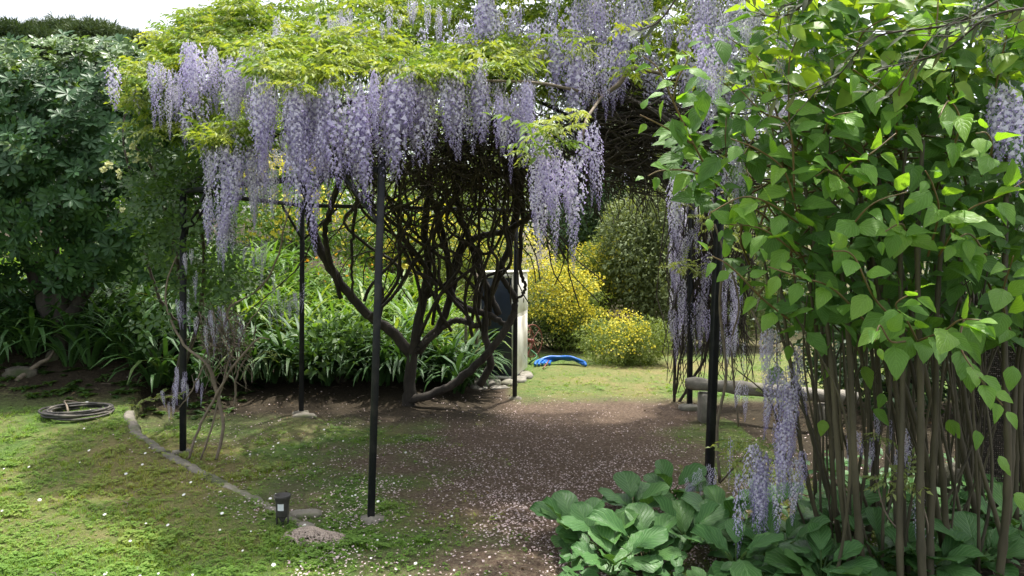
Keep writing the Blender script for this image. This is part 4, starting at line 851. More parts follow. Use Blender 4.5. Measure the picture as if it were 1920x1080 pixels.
# ================================================================== PITTOSPORUM (left)
tb = G(112, 655)
pit = thing('pittosporum_tree', tb, 'dense dark evergreen tree with paddle leaves in whorls, at the left', 'tree')
for rows in ([(112, 662, 0, 21), (115, 600, 0, 18), (125, 540, 0, 16), (150, 480, 0, 12), (190, 400, 0, 10)], [(112, 640, 0, 15), (90, 570, 0, 18), (60, 500, 0, 14), (20, 420, 0, 10)], [(118, 620, 0, 14), (150, 560, 0, 13), (185, 500, 0, 14), (230, 420, 0, 10)], [(112, 600, 0, 14), (100, 500, 0, 12), (110, 380, 0, 10)]):
    addm('trunk', tube(*pxtube([(a, b, tb[1] + .0, d) for a, b, c, d in rows], 26, jit=.006), 9), M_bark, pit, smooth=True)
def rosette(nl, L, el0):
    out = []
    for i in range(nl):
        a = i * 2.4; el = el0 + rng.uniform(-.35, .25) - .25 * (i / nl); d = np.array([[math.cos(a) * math.cos(el), math.sin(a) * math.cos(el), math.sin(el)]])
        out.append(xf(leafshape(1, .36, 'obov', 4, .3, rng.uniform(.05, .3), 0, 1), frames(d, np.array([[0, 0, 1.]]))[0], d[0] * .02, L * rng.uniform(.7, 1.1), rng.random() * .5))
    return cat(out)
ROS = [rosette(rng.integers(8, 12), 1, .5) for _ in range(5)]
me_ros = [mesh('leaf_whorl', a, b, M_pitt, c) for a, b, c in ROS]; me_rosn = [mesh('leaf_whorl', a, b, M_pitt_lit, c) for a, b, c in ROS]
def crown_edge(px): return np.interp(px, [-400, 0, 120, 230, 270, 320, 350], [90, 75, 66, 78, 105, 200, 420])
nr_ = 0; mass = []
for it in range(9000):
    px_ = rng.uniform(-420, 345); top = crown_edge(px_); low = np.interp(px_, [-400, 0, 60, 120, 200, 345], [610, 600, 585, 565, 520, 530])
    py_ = rng.uniform(top, low)
    bul = math.sqrt(max(0, 1 - ((py_ - 300) / 300) ** 2)); bx_ = math.sqrt(max(.05, 1 - ((px_ - 0) / 430) ** 2)); front = tb[1] + .35 - 1.5 * bul * bx_
    D = front + abs(rng.normal()) * .16 + .18 * math.sin(px_ * .035) * math.sin(py_ * .04) + .25; p = P(px_, py_, D)
    nrm = np.array([(px_ - 60) / 600 + rng.normal() * .35, -.75 + rng.normal() * .3, (300 - py_) / 330 + .25 + rng.normal() * .3])
    if nr_ < 298 and px_ > -20 and D < front + .38:
        a_ = rng.random() * 6.28; R_ = frames(np.cross(nrm, rng.normal(size=3))[None], nrm[None])[0]
        ob('leaf_whorl', (me_rosn if (py_ < top + 45 and rng.random() < .8) or rng.random() < .03 else me_ros)[rng.integers(5)], pit, M=mat4(R_, p - tb, rng.uniform(.10, .145))); nr_ += 1
    elif len(mass) < 2600: mass.append((p + [0, .12, 0], nrm, py_ < top + 50))
    else: break
for _ in range(1300):   # top and far side, out of direct sight
    a_ = rng.random() * 6.28; e_ = rng.uniform(-.3, 1.5); c0 = P(-40, 300, tb[1] + .35)
    d = np.array([math.cos(a_) * math.cos(e_), math.sin(a_) * math.cos(e_), math.sin(e_)])
    p_ = c0 + d * [2.2, 1.4, 1.25] * rng.uniform(.75, 1.0)
    if p_[1] > c0[1] - .3: mass.append((p_, d, d[2] > .75))
for nm, mt, sel in (('foliage', M_pitt, False), ('lit_foliage', M_pitt_lit, True)):
    q = [m_ for m_ in mass if bool(m_[2]) == sel]; pp = np.array([m_[0] for m_ in q]); nn_ = np.array([m_[1] for m_ in q])
    o_ = addm(nm, scatter(ROS, pp, frames(np.cross(nn_, unit(len(q))), nn_), rng.uniform(.09, .135, len(q))), mt, pit); o_['kind'] = 'stuff'
# inner leaves close the crown
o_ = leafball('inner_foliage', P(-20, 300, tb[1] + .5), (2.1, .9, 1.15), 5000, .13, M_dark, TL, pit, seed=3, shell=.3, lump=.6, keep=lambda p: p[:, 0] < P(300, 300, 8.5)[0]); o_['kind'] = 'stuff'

# cream climbing rose between the tree and the pergola
rb = G(322, 760)
rose = thing('climbing_rose', rb, 'climbing rose with small cream blossoms between the evergreen and the pergola', 'rose')
for rows in ([(322, 760, 7.4, 5), (345, 620, 7.3, 5), (330, 480, 7.0, 4), (290, 330, 6.8, 3), (250, 270, 6.7, 2)], [(322, 760, 7.4, 4), (372, 600, 7.2, 4), (380, 440, 7, 3), (340, 300, 6.8, 2)], [(345, 620, 7.3, 3), (300, 560, 7.1, 3), (270, 470, 7.0, 2)], [(235, 200, 6.8, 2), (232, 270, 6.7, 2), (245, 330, 6.7, 2)]):
    addm('stem', tube(*pxtube(rows, 20, jit=.004), 6), M_twig, rose, smooth=True)
q = []
for cx, cy, rx, ry, n_ in [(270, 250, 50, 50, 90), (310, 340, 60, 70, 240), (345, 420, 50, 70, 260), (300, 470, 50, 40, 130), (350, 520, 45, 40, 120), (300, 590, 60, 35, 60), (430, 520, 60, 50, 160), (390, 330, 40, 60, 120), (260, 380, 40, 50, 100), (420, 560, 50, 40, 80), (320, 240, 60, 50, 120), (290, 200, 60, 50, 80)]:
    for _ in range(int(n_ * (.75 if cy < 400 else .42))): q.append(P(cx + rng.normal() * rx * .6, cy + rng.normal() * ry * .6, rng.uniform(5.9, 7.2)))
q = np.array(q); o_ = addm('foliage', scatter([cat([xf(tinyleaf(1, .6, .3, .2), frames(np.array([[math.cos(a), math.sin(a), .2]]), np.array([[0, 0, 1.]]))[0], np.array([math.cos(a), math.sin(a), 0]) * .2, .9, rng.random()) for a in np.arange(5) * 1.256])],
    q, frames(unit(len(q)), np.tile([0, -.7, .8], (len(q), 1)) + unit(len(q)) * .5), rng.uniform(.05, .085, len(q))), M_rose, rose); o_['kind'] = 'stuff'
bl = []
for _ in range(16):
    d = unit(1) * [1, 1, .8]; bl.append(xf(tinyleaf(.9, .9, .4, -.3), frames(d, unit(1))[0], d[0] * .15, .8, rng.random()))
me_bl = mesh('blossom', *cat(bl)[:2], M_cream, cat(bl)[2])
for x_, y_ in [(252, 275), (262, 292), (270, 268), (245, 290), (258, 300), (275, 295), (300, 272), (195, 318), (222, 330), (232, 392), (268, 215), (296, 235), (222, 322), (352, 312), (248, 268), (205, 310)]:
    ob('blossom', me_bl, rose, M=mat4(frames(unit(1), unit(1))[0], P(x_ + rng.normal() * 2, y_, 6.55) - rb, rng.uniform(.035, .055)))

# ================================================================== STRAP-LEAVED BEDS
def strapleaf(L, W, arch, n=8):
    t = np.linspace(0, 1, n + 1); th = arch * t ** 1.2; ds = L / n
    y = np.cumsum(np.sin(th + .15)) * ds; z = np.cumsum(np.cos(th + .15)) * ds
    w_ = W * np.minimum(1, (1.03 - t) * 3.5) * (.75 + .25 * np.sin(math.pi * t)) / 2
    V = []; 
    for i in range(n + 1): V += [[-w_[i], y[i], z[i] + w_[i] * .3], [0, y[i], z[i]], [w_[i], y[i], z[i] + w_[i] * .3]]
    F = [[i * 3 + j, i * 3 + j + 1, i * 3 + j + 4, i * 3 + j + 3] for i in range(n) for j in range(2)]
    c = np.repeat(np.stack([np.full(n + 1, .5), t, t], -1), 3, 0); return q2t(np.array(V), np.array(F), c)
SL = [strapleaf(1, .075, a) for a in (1.6, 2.1, 2.6, 1.1)]
me_sl = [mesh('leaf', a, b, M_strapd, c, True) for a, b, c in SL]
bed = [(30, 640, 26), (70, 655, 22), (165, 655, 26), (215, 665, 26), (250, 650, 24), (345, 690, 24), (430, 660, 26), (480, 690, 24), (530, 680, 26), (610, 690, 26), (660, 700, 24), (720, 700, 26), (830, 700, 22), (860, 690, 20), (400, 620, 24), (590, 640, 24)]
SLAB = ['strap-leaved clump at the left edge under the evergreen', 'strap-leaved clump just left of the evergreen trunk', 'strap-leaved clump just right of the evergreen trunk, above the hose coil', 'arching clump with yellowed leaves right of the evergreen trunk', 'strap-leaved clump halfway from the evergreen to the left pergola post',
    'strap-leaved clump right behind the left pergola post', 'strap-leaved clump behind the bare grey wisteria stems', 'strap-leaved clump between the bare stems and the rear left post', 'strap-leaved clump just left of the rear left post', 'strap-leaved clump just right of the rear left post', 'strap-leaved clump below the diagonal wisteria trunk',
    'strap-leaved clump directly behind the front pergola post', 'strap-leaved clump right of the twisted main trunk', 'strap-leaved clump next to the timber stakes by the cabinet', 'tall dark clump above the bare wisteria stems, farther back', 'farther clump showing over the diagonal trunk base']
for bx, by, nl in bed:
    D = 8.6 + rng.uniform(-.2, .5) if bx < 300 else 8.7 + rng.uniform(-.1, .5); p = P(bx, by, D); p[2] = float(H(p[0], p[1])) - .02
    cl = thing('strap_leaf_clump', p, SLAB[bed.index((bx, by, nl))], 'plant', 'dark strap-leaved clumps behind the pergola' if bx > 300 else 'strap-leaved clumps under the evergreen tree')
    for k in range(nl):
        a = rng.random() * 6.28; M = Matrix.Translation((math.cos(a) * .05, math.sin(a) * .05, 0)) @ Matrix.Rotation(a, 4, 'Z') @ Matrix.Scale(rng.uniform(.45, .85), 4)
        ob('leaf', me_sl[rng.integers(4)], cl, M=M)
def strapmass(name, n, xr, yr, size, mat, label, nlf=20, cat_='plants'):
    pr = []
    for _ in range(4):
        out = []
        for k in range(nlf):
            a = rng.random() * 6.28; R_ = np.array([[math.cos(a), -math.sin(a), 0], [math.sin(a), math.cos(a), 0], [0, 0, 1]]); out.append(xf(strapleaf(1, .055, rng.uniform(.9, 2.5), 5), R_, R_ @ np.array([0, .04, 0]), rng.uniform(.6, 1.1), rng.random()))
        pr.append(cat(out))
    x_ = rng.uniform(*xr, n); y_ = rng.uniform(*yr, n); p = np.stack([x_, y_, H(x_, y_) - .02], -1); a = rng.random(n) * 6.28
    return tag(addm(name, scatter(pr, p, frames(np.stack([np.cos(a), np.sin(a), 0 * a], -1), np.tile([0, 0, 1.], (n, 1))), size * rng.uniform(.8, 1.2, n)), mat), label, cat_, kind='stuff')
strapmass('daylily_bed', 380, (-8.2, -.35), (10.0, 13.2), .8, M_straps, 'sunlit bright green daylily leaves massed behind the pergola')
x = rng.uniform(-8, -3.0, 420); y = rng.uniform(7.5, 9.2, 420); n_ = 420; a = rng.random(n_) * 6.28
WEED = [cat([xf(tinyleaf(1, .5, .3, .3), frames(np.array([[math.cos(b), math.sin(b), rng.uniform(.1, 1.)]]), np.array([[0, 0, 1.]]))[0], np.zeros(3), rng.uniform(.6, 1), rng.random()) for b in np.arange(9) * .9]) for _ in range(3)]
tag(addm('bank_weeds', scatter(WEED, np.stack([x, y, H(x, y)], -1), frames(np.stack([np.cos(a), np.sin(a), 0 * a], -1), np.tile([0, 0, 1.], (n_, 1))), rng.uniform(.05, .12, n_)), M_rose), 'small dark weeds growing on the shaded bank under the evergreen', 'weeds', kind='stuff')
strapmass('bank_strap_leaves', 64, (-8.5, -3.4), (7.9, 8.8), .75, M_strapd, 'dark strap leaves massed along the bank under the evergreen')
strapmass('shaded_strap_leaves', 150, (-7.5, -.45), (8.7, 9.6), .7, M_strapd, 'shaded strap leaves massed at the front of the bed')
# broad leaves in the bed
leafball('x', (0, 0, -50), (1, 1, 1), 3, .1, M_dark, QL) if False else None

# ================================================================== YELLOW AND GREEN SHRUBS BEYOND
def shrub(name, label, cat_, px_, py_base, D, rx, rz, leafm, n, size, flower=None, nf=0, fs=.05, seed=0, zc=None, ry=None, group=None, k=11, top=True):
    b = P(px_, py_base, D); b[2] = float(H(b[0], b[1])); t = thing(name, b, label, cat_, group)
    c = b + [0, 0, zc if zc is not None else rz * .95]
    for m_ in range(5):
        e = c + unit(1)[0] * [rx * .6, rx * .4, rz * .6]; addm('stem', tube(spline(np.array([b - [0, 0, .05], b * .5 + e * .5 + rng.normal(size=3) * .06 * rx, e]), 12), np.linspace(.035, .008, 12) * rx, 6), M_twig, t, smooth=True)
    o_ = leafball('foliage', c, (rx, ry or rx * .8, rz), n, size, leafm, TL if size > .09 else QL, t, seed=seed, k=k); o_['kind'] = 'stuff'
    if flower:
        st = rng.bit_generator.state
        p, d = lumps(c, (rx * 1.02, (ry or rx * .8) * 1.02, rz * 1.02), nf * 3, k, seed, .9)
        p += rng.normal(size=p.shape) * .03 * rx
        w_ = (d[:, 2] > -.25) & ((d[:, 1] < .5)) & (vnoise(p[:, 0] * 2.2 + 9, p[:, 2] * 2.2 + 9, 1.0, seed + 3) > .32); p, d = p[w_][:nf], d[w_][:nf]
        o_ = addm('blossom', scatter([FLOW], p, frames(unit(len(p)), d + unit(len(p)) * .6), fs * rng.uniform(.6, 1.3, len(p))), flower, t); o_['kind'] = 'stuff'
    return t
FLOW = cat([xf(quadleaf(.6, .5), frames(np.array([[math.cos(a), math.sin(a), .5]]), np.array([[0, 0, 1.]]))[0], np.zeros(3), 1, rng.random()) for a in np.arange(5) * 1.256])
shrub('broom_bush', 'tall rounded bush thick with yellow blossom behind the white cabinet', 'bush', 1062, 665, 13.2, .98, .88, M_bushg, 12000, .06, M_yel, 4200, .034, 21, zc=.8)
shrub('broom_bush', 'upper yellow bush rising behind the big rounded one', 'bush', 1130, 640, 14.6, .8, .8, M_bushg, 9000, .06, M_yel, 1500, .036, 22, zc=1.35)
shrub('broom_bush', 'low spreading yellow-flowered bush on the edge of the far lawn', 'bush', 1180, 688, 11.6, .80, .42, M_bushg, 11000, .045, M_yel, 1300, .028, 23, zc=.36)
shrub('broom_bush', 'yellow-flowered bush seen through the wisteria trunks beside the cabinet', 'bush', 900, 600, 14.5, 1.3, 1.1, M_bushg, 7000, .08, M_yel, 3000, .04, 24, zc=1.2)
shrub('broom_bush', 'pale yellow-green bush behind the leftmost rear post', 'bush', 560, 560, 15, 1.5, 1.1, M_straps, 7000, .09, M_yel, 700, .08, 25, zc=1.3)
shrub('broom_bush', 'yellow bush glimpsed between the front post and the twisted trunks', 'bush', 735, 560, 16, 1.4, 1.0, M_straps, 6000, .09, M_yel, 700, .08, 26, zc=1.2)
shrub('flowering_shrub', 'low orange-flecked shrub behind the daylilies', 'shrub', 660, 590, 13, 1.1, .5, M_straps, 3000, .08, M_orange, 45, .05, 27, zc=.55)
shrub('grey_shrub', 'feathery grey-green shrub filling the gap right of the yellow bushes', 'shrub', 1215, 640, 14.5, 1.1, 1.7, M_grey, 16000, .09, None, 0, 0, 31, zc=1.6)
shrub('grey_shrub', 'dull olive shrub behind the faded wisteria curtain', 'shrub', 1345, 640, 13.5, 1.2, 1.5, M_grey, 14000, .09, None, 0, 0, 32, zc=1.4)
shrub('evergreen_bush', 'glossy dark evergreen above the yellow bushes', 'bush', 1125, 560, 16.5, 1.6, 1.3, M_dark, 6000, .14, None, 0, 0, 33, zc=2.5)
shrub('evergreen_bush', 'dark bush in the shade beside the hose reel', 'bush', 1040, 660, 13.4, .75, .6, M_dark, 5000, .06, None, 0, 0, 34, zc=.45)
shrub('evergreen_bush', 'dark bush closing the view behind the knotweed stalks', 'bush', 1700, 760, 8.2, 1.5, 1.2, M_dark, 9000, .09, None, 0, 0, 35, zc=1.1)
shrub('evergreen_bush', 'dark bush behind the stalks at the right edge', 'bush', 1960, 760, 7.0, 1.2, 1.3, M_dark, 7000, .09, None, 0, 0, 36, zc=1.2)
shrub('evergreen_bush', 'dark leafy shrub in shade behind the left pergola post', 'bush', 330, 600, 10.5, 1.2, .8, M_dark, 5000, .09, None, 0, 0, 37, zc=.7)
shrub('laurel_bush', 'broad green shrub at the foot of the diagonal trunk', 'bush', 640, 700, 9.0, .75, .42, M_rose, 1700, .12, None, 0, 0, 38, zc=.42)
shrub('evergreen_bush', 'green bush on the slope behind the feathery grey shrub', 'bush', 1200, 560, 18, 2.2, 1.8, M_bushg, 9000, .13, None, 0, 0, 71, zc=1.5)
shrub('evergreen_bush', 'green bush on the slope behind the curtain and post', 'bush', 1400, 560, 16.5, 2.2, 1.8, M_rose, 9000, .12, None, 0, 0, 72, zc=1.5)
shrub('evergreen_bush', 'green bush on the slope seen through the trunks', 'bush', 820, 560, 18, 2.4, 1.6, M_bushg, 9000, .13, None, 0, 0, 73, zc=1.5)
# trees closing the view
def bgtree(px_, D, h, rx, label, mat, n=9000, size=.2, seed=0, rz=None):
    b = P(px_, 560, D); b[2] = float(H(b[0], b[1])); t = thing('background_tree', b, label, 'tree', 'trees behind the garden')
    addm('trunk', tube(spline(np.array([b - [0, 0, .1], b + [.1, 0, h * .4], b + [0, 0, h * .8]]), 14), np.linspace(.22, .08, 14), 8), M_bark, t, smooth=True)
    o_ = leafball('crown', b + [0, 0, h * .58], (rx, rx * .8, rz or h * .46), n, size, mat, QL, t, seed=seed, k=16); o_['kind'] = 'stuff'
bgtree(430, 22, 6.0, 3.4, 'mid-green tree far behind the left post', M_rose, seed=41)
bgtree(610, 24, 6.0, 3.2, 'yellowish tree far behind the front pergola post', M_straps, seed=42)
bgtree(860, 23, 5.6, 3.2, 'dull green tree far behind the twisted trunks', M_bushg, seed=43)
bgtree(1050, 25, 6.8, 3.6, 'dark tree far behind the yellow bushes', M_dark, seed=44)
bgtree(1260, 22, 6.4, 3.6, 'grey-green tree far behind the faded curtain', M_grey, seed=45)
bgtree(1480, 20, 6.5, 3.6, 'green tree behind the bench and the pergola post', M_bushg, seed=46)
bgtree(1760, 18, 6.0, 3.8, 'dark tree behind the knotweed', M_dark, seed=47)
bgtree(2080, 16, 6.0, 3.8, 'dark tree past the right edge of the knotweed', M_dark, seed=48)
bgtree(150, 24, 5.2, 4.2, 'green tree hidden low behind the evergreen', M_dark, seed=49)
bgtree(-250, 20, 5.0, 4.0, 'green tree past the left edge behind the evergreen', M_rose, seed=50)
# far pines over the hedge
def pine(px_, py_top, D, rx, rz, label, seed, n=5200):
    c = P(px_, py_top, D) - [0, 0, rz + .75]; b = c.copy(); b[2] = float(H(b[0], b[1])); t = thing('pine_tree', b, label, 'pine tree', 'pines far behind the evergreen')
    addm('trunk', tube(spline(np.array([b - [0, 0, .2], b * .5 + c * .5 + [.3, 0, 0], c]), 14), np.linspace(.35, .14, 14), 8), M_bark, t, smooth=True)
    for m_ in range(6): addm('limb', tube(np.linspace(c - [0, 0, rz * .6], c + unit(1)[0] * [rx * .7, rx * .5, rz * .4], 6), np.linspace(.1, .03, 6), 5), M_bark, t, smooth=True)
    nd = cat([xf(quadleaf(1, .09), frames(unit(1) * [1, 1, .6] + [[0, 0, .6]], unit(1))[0], np.zeros(3), 1, rng.random()) for _ in range(9)])
    o_ = leafball('crown', c, (rx, rx * .8, rz), n, .42, M_pine, [nd], t, seed=seed, k=15, lump=.42, shell=.4); o_['kind'] = 'stuff'
pine(20, 22, 36, 3.0, 1.8, 'umbrella pine at the far left, cut by the picture edge', 61)
pine(105, 14, 38, 2.6, 1.9, 'tallest of the far pines, left of centre of the row', 62)
pine(190, 16, 36, 2.4, 1.8, 'far pine nearest the wisteria, showing over the evergreen', 63)
pine(262, 40, 39, 2.2, 1.6, 'low pine half hidden by the yellow-green wisteria leaves', 64)
pine(-120, 30, 37, 3.4, 2.0, 'pine just outside the left edge', 65)

# ================================================================== CABINET, STONES, REEL, HOSES
cb = P(931, 718, 9.95); cb[2] = 0.03
cabt = thing('utility_cabinet', cb, 'small cream steel cabinet with a navy door standing on stone slabs', 'cabinet')
yaw = -math.atan2(.225, 1.1); Rz = np.array([[math.cos(yaw), -math.sin(yaw), 0], [math.sin(yaw), math.cos(yaw), 0], [0, 0, 1]])
W_, Dp, Hh = .49, 1.05, 1.40
def cbox(name, c, s, mat, bev=.006): return addm(name, box(cb + Rz @ np.array(c), s, Rz, bev), mat, cabt, recalc=True)
cbox('body', (0, Dp / 2 + .02, Hh / 2), (W_ - .03, Dp - .02, Hh), M_white, .012)
for s in (-1, 1): cbox('door_frame', (s * (W_ / 2 - .017), 0, Hh / 2), (.034, .05, Hh + .01), M_white)
cbox('door_frame', (0, 0, Hh - .022), (W_ - .072, .05, .05), M_white); cbox('door_frame', (0, 0, .018), (W_ - .072, .05, .04), M_white)
cbox('door', (0, .004, Hh / 2 - .005), (W_ - .078, .03, Hh - .096), M_navy, .004)
cbox('door_handle', (.15, -.022, .72), (.014, .02, .1), M_iron, .004)
cbox('roof', (0, Dp / 2, Hh + .022), (W_ + .02, Dp + .05, .03), M_white, .008)
cbox('side_panel', (W_ / 2 - .009, Dp * .52, .44), (.012, Dp * .80, .72), M_white, .006)
cbox('side_panel', (W_ / 2 - .009, Dp * .52, 1.09), (.012, Dp * .80, .46), M_white, .006)
cbox('lock', (W_ / 2 + .002, Dp * .72, 1.20), (.018, .07, .11), M_iron, .02)
cbox('lock', (W_ / 2 + .002, Dp * .62, 1.02), (.014, .04, .07), M_stone, .01)
def rock(name, p, s, seed, mat, label=None, cat_=None, parent=None, group=None):
    r = np.random.default_rng(seed); u_, v_ = np.meshgrid(np.arange(12) / 12 * 6.283, np.linspace(-1.45, 1.45, 7)); d = np.stack([np.cos(u_) * np.cos(v_), np.sin(u_) * np.cos(v_), np.sin(v_)], -1).reshape(-1, 3)
    d = np.sign(d) * np.abs(d) ** .62; d *= 1 + r.normal(size=(len(d), 1)) * .075
    V = d * np.array(s) / 2 + p; i = np.arange(6)[:, None] * 12; j = np.arange(12)[None]; k = (j + 1) % 12
    F = [np.stack([i + j, i + k, i + 12 + k, i + 12 + j], -1).reshape(-1, 4)]; V = np.vstack([V, V[:12].mean(0), V[-12:].mean(0)]); e = len(V); j = np.arange(12); k = (j + 1) % 12
    F = np.vstack([F[0], np.stack([k, j, np.full(12, e - 2), np.full(12, e - 2)], -1), np.stack([72 + j, 72 + k, np.full(12, e - 1), np.full(12, e - 1)], -1)])
    if parent is None:
        t = addm(name, (V - p, F, np.full((len(V), 3), .5)), mat, None, recalc=True); t.location = [float(q_) for q_ in p]; return tag(t, label, cat_, group)
    return addm(name, (V, F, np.full((len(V), 3), .5)), mat, parent, recalc=True)
pl = thing('stone_plinth', (cb[0], 9.7, 0), 'rough stone step of slabs under the cream cabinet', 'stone step')
k_ = 0
for x_, y_, sx, sy, z_, sz in [(-.30, 9.62, .30, .30, -.0, .1), (-.05, 9.58, .26, .28, .0, .11), (.17, 9.62, .22, .26, -.005, .1), (.30, 9.9, .2, .4, -.01, .09), (.40, 10.4, .2, .5, -.02, .09), (-.42, 9.9, .2, .4, -.01, .09), (-.22, 9.38, .26, .2, -.04, .1), (.05, 9.34, .26, .2, -.04, .1), (-.5, 9.5, .2, .26, -.02, .1)]:
    k_ += 1; rock('stone', np.array([cb[0] + .0 + x_, y_, z_ + .02]), (sx, sy, sz), 100 + k_, M_stone, parent=pl)
# pale stakes beside the cabinet
for x_, yb, yt, lab in [(868, 712, 590, 'thin pale wooden stake left of the cabinet, leaning'), (890, 720, 512, 'pale upright timber post against the left side of the cabinet')]:
    b = P(x_, yb, 9.6); b[2] = .0; t = P(x_ + 6, yt, 9.6); s_ = tag(addm('wooden_stake', tube(spline(np.array([b, (b + t) / 2 + [.01, 0, 0], t]), 8) - b, .022, 6), M_barkl), lab, 'stake'); s_.location = [float(v) for v in b]
# hose reel
rl = P(990, 672, 11.6); rl[2] = .02
reel = thing('hose_reel', rl, 'rusty red hose reel wheel beside the cream cabinet', 'hose reel')
def ringpts(c, r, n=36, ax=np.array([1., .25, 0]), turns=1.0, drift=0):
    ax = ax / np.linalg.norm(ax); A = np.cross(ax, [0, 0, 1.]); A /= np.linalg.norm(A); B = np.cross(ax, A); t = np.linspace(0, 2 * math.pi * turns, int(n * turns)); return c + r * (np.cos(t)[:, None] * A + np.sin(t)[:, None] * B) + ax * (drift * t / 6.283)[:, None]
hubc = rl + [-.01, 0, .34]; axr = np.array([1., -.9, 0]) / math.hypot(1, .9)
for s in (-.09, .09):
    cc = hubc + axr * s; addm('wheel', tube(ringpts(cc, .25, 40, axr), .008, 6), M_red, reel, smooth=True)
    for k in range(3):
        a = k / 3 * math.pi + .3; A = np.cross(axr, [0, 0, 1.]); v = A * math.cos(a) + np.array([0, 0, 1.]) * math.sin(a); addm('spoke', tube(np.linspace(cc - v * .25, cc + v * .25, 4), .006, 5), M_red, reel)
addm('axle', tube(np.linspace(hubc - axr * .12, hubc + axr * .12, 4), .03, 10), M_red, reel, smooth=True)
for s in (-.11, .11):
    for f in (-.2, .2):
        A = np.cross(axr, [0, 0, 1.]); addm('leg', tube(np.linspace(hubc + axr * s, rl + axr * s + A * f, 4), .008, 5), M_red, reel)
addm('garden_hose', tube(spline(np.array([hubc + [0, -.1, -.1], hubc + [.14, -.15, -.22], rl + [.06, -.2, .05], rl + [.02, -.1, .0]]), 24), .014, 6), M_greenhose, reel, smooth=True)
bh = P(1050, 678, 11.3); bh[2] = float(H(bh[0], bh[1])) + .035
blue = thing('blue_hose', bh, 'thick blue plastic hose looped on the far lawn', 'hose')
for k in range(5):
    t = np.linspace(0, 1, 30); r_ = .38 - k * .035; cx_ = bh[0] + .02 * k
    a = np.linspace(math.pi * 1.02, -.15 + .05 * k, 30); pts = np.stack([cx_ + np.cos(a) * r_, bh[1] + np.sin(a) * .28 - .1 + k * .03, bh[2] + .01 + np.sin(np.clip(a, 0, math.pi)) * (.085 - .014 * k) + .006 * np.sin(a * 7 + k * 2)], -1)
    addm('loop', tube(pts, .021, 8), M_blue, blue, smooth=True)
ro = P(1018, 690, 10.9); ro[2] = .02
s_ = tag(addm('red_rake_handle', tube(np.linspace([0, 0, 0], [.1, .25, .09], 4), .009, 6), M_red), 'short red metal rod lying by the blue hose', 'rod'); s_.location = [float(v) for v in ro]

# ================================================================== BENCH
b0 = P(1322, 790, 7.5); b0[2] = 0
bench = thing('stone_bench', b0, 'rough grey stone bench on slab legs by the right pergola posts', 'bench')
A = P(1286, 718, 7.55); B = P(1612, 748, 6.9); t = np.linspace(0, 1, 22)[:, None]; pts = A + (B - A) * t; r = .064 * (1 + .06 * np.sin(t[:, 0] * 23) + rng.normal(size=22) * .03); r[0] *= .8; r[-1] *= .8
V, F, c = tube(pts, r, 12); 
V = V + rng.normal(size=V.shape) * .004; addm('seat', (V, F, c), M_stone, bench)
for f in (.13, .83):
    q = A + (B - A) * f; addm('leg', box((q[0], q[1], q[2] / 2 - .05), (.14, .20, q[2] - .06), None, .015), M_stone, bench, recalc=True)
rock('flat_stone', G(1289, 768) + [0, -.05, .02], (.22, .18, .09), 7, M_stone, 'round stone at the foot of the far right post', 'stone')
sb = P(1805, 880, 5.0); sb[2] = 0; s_ = addm('stone_block', box(np.array([0, 0, .12]), (.26, .2, .25), np.array([[.94, -.34, 0], [.34, .94, 0], [0, 0, 1]]), .02), M_rock, recalc=True); s_.location = [float(v) for v in sb]; tag(s_, 'squared grey stone block among the shaded stalks', 'stone')
rock('flat_stone', G(570, 782), (.26, .16, .07), 9, M_concrete, 'flat stone beside the rear left post', 'stone')
# netting screen behind the stalks
sx = np.linspace(0, 1, 60); sz = np.linspace(0, 1, 48); base = np.array([3.05, 4.95, 0]); end = np.array([4.7, 4.5, 0])
scr = thing('netting_screen', base, 'dark brown woven netting stretched behind the stalks at the right', 'netting')
for f in (0, .5, 1):
    q = base + (end - base) * f; addm('stake', tube(np.linspace(q, q + [0, 0, 1.5], 6), .02, 7), M_bark, scr, smooth=True)
out = []
for z_ in np.linspace(.06, 1.4, 95): out.append(tubet(base + (end - base) * sx[:, None] + np.stack([0 * sx, .012 * np.sin(sx * 150 + z_ * 160), z_ + .01 * np.sin(sx * 7)], -1), .0065, 3, cap=False))
for x_ in np.linspace(.005, .995, 150): q = base + (end - base) * x_; out.append(tubet(q + np.stack([0 * sz, .0 * sz - .004, .05 + sz * 1.36], -1), .005, 3, cap=False))
o_ = addm('netting', cat(out), M_screen, scr); o_['kind'] = 'stuff'

# ================================================================== HOSE COIL, SPOTLIGHT, GRAVEL
hc = G(148, 778)
coil = thing('hose_coil', hc, 'coiled black rubber hose lying on the lawn under the evergreen', 'hose coil')
t = np.linspace(0, 2 * math.pi * 11, 560); k = t / (2 * math.pi)
rr_ = .275 + .022 * np.sin(k * 2.3) + .014 * np.sin(t * 1.27 + k) + .008 * np.sin(t * 2.6); lay = k / 3.5
pts = np.stack([np.cos(t) * rr_ + .012 * np.sin(k * 2), np.sin(t) * rr_ * .92, .014 + .018 * lay + .006 * np.sin(t * 2.1 + lay)], -1) + hc
addm('hose', tube(pts, .0098, 6), M_blackrub, coil, smooth=True)
addm('hose_end', tube(spline(np.array([[-.12, .20, .06], [-.2, .12, .09], [-.1, -.02, .07], [-.04, -.1, .03]]), 14) + hc + [-.06, .1, .0], .009, 6), M_barkl, coil, smooth=True)
addm('connector', tube(np.array([[0, 0, 0], [.05, .01, .01]]) + hc + [-.12, .27, .05], .014, 8), M_label, coil, smooth=True)
sp = G(530, 985)
spot = thing('garden_spotlight', sp, 'small black garden spotlight on a spike with a white sticker', 'spotlight')
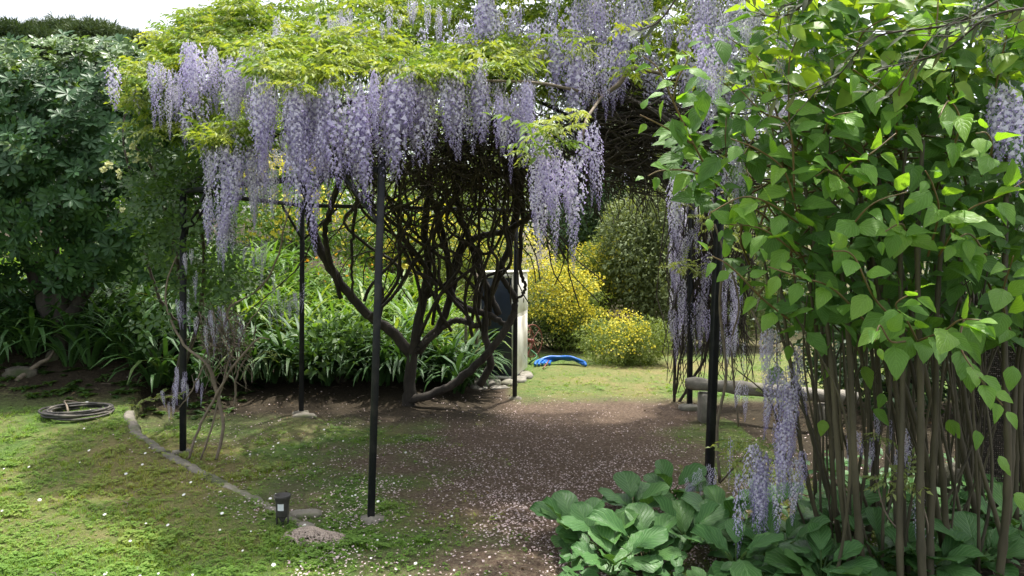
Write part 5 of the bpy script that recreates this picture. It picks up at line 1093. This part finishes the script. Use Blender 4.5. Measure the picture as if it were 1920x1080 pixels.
def lathe(prof, c, n=24):
    a = np.arange(n) / n * 6.283; V = np.array([[c[0] + r_ * math.cos(x_), c[1] + r_ * math.sin(x_), c[2] + z_] for r_, z_ in prof for x_ in a]); m_ = len(prof)
    i = np.arange(m_ - 1)[:, None] * n; j = np.arange(n)[None]; k = (j + 1) % n; return V, np.stack([i + j, i + k, i + n + k, i + n + j], -1).reshape(-1, 4), np.full((len(V), 3), .5)
hb = sp + [0, 0, .055]
addm('lamp_body', lathe([(.001, 0), (.036, 0), (.038, .008), (.040, .09), (.043, .1), (.050, .118), (.052, .13), (.044, .131), (.036, .112), (.001, .110)], hb), M_blackrub, spot, recalc=True, smooth=True)
for s in (-1, 1): addm('bracket', box(hb + [s * .034, 0, -.02], (.006, .02, .06), None, .001), M_blackrub, spot, recalc=True)
addm('spike', tube(np.array([sp + [0, 0, -.08], sp + [0, 0, .02], sp + [0, 0, .06]]), np.array([.002, .009, .03]), 6), M_blackrub, spot)
aa = np.linspace(-2.0, -1.1, 7); V = np.array([[hb[0] + .0416 * math.cos(x_), hb[1] + .0416 * math.sin(x_), hb[2] + z_] for z_ in (.045, .085) for x_ in aa]); V2 = V * 1.0; V2[:, :2] = hb[:2] + (V[:, :2] - hb[:2]) * .985
F = [[i, i + 1, i + 8, i + 7] for i in range(6)]; addm('sticker', (np.vstack([V, V2]), np.array(F + [[a + 14 for a in f][::-1] for f in F]), np.full((28, 3), .5)), M_label, spot)
# heap of pale gravel
gc = G(592, 1006); n_ = 1500; a = rng.random(n_) * 6.28; rr_ = rng.random(n_) ** .6; x = gc[0] + np.cos(a) * rr_ * .21; y = gc[1] + np.sin(a) * rr_ * .12; z = H(x, y) + .045 * (1 - rr_ ** 2) 
peb = (np.array([[1, 0, 0], [-1, 0, 0], [0, 1, 0], [0, -1, 0], [0, 0, .8], [0, 0, -.8]]) * .5, np.array([[0, 2, 4], [2, 1, 4], [1, 3, 4], [3, 0, 4], [2, 0, 5], [1, 2, 5], [3, 1, 5], [0, 3, 5]]), np.full((6, 3), .5))
tag(addm('gravel', scatter([peb], np.stack([x, y, z], -1), frames(unit(n_), unit(n_)), .016 * rng.uniform(.5, 1.5, n_)), M_gravel), 'little heap of pale gravel beside the spotlight', 'gravel', kind='stuff')
rock('concrete_lump', G(572, 966) + [0, 0, -.01], (.22, .12, .08), 12, M_concrete, 'rough lump of concrete at the end of the edging', 'concrete lump')
# roots and stones under the evergreen
for (x_, y_, s, sd, lab) in [(40, 700, (.35, .2, .16), 21, 'brown mossy rock at the left edge below the evergreen'), (100, 672, (.14, .12, .2), 22, 'small pointed grey stone below the evergreen trunk')]:
    rock('garden_rock', G(x_, y_) + [0, 0, -.01], s, sd, M_rock, lab, 'rock')
rt = P(70, 700, 8.0); s_ = tag(addm('dead_branch', tube(spline(np.array([G(30, 715), G(75, 695) + [0, 0, .08], G(92, 690) + [0, 0, .1], G(108, 668) + [0, 0, .12]]) - G(30, 715), 16), np.linspace(.03, .012, 16), 7), M_barkl, smooth=True), 'pale dead branch lying on the bank under the evergreen', 'branch'); s_.location = [float(v) for v in G(30, 715)]

S.cycles.max_bounces = 6; S.cycles.diffuse_bounces = 3; S.cycles.transmission_bounces = 3; S.cycles.glossy_bounces = 2
tt_ = sum(len(o.data.polygons) for o in S.objects if o.type == 'MESH' and o.data.users == 1)
print('tree base', tb); print('objects', len(S.objects), 'unique faces', tt_)
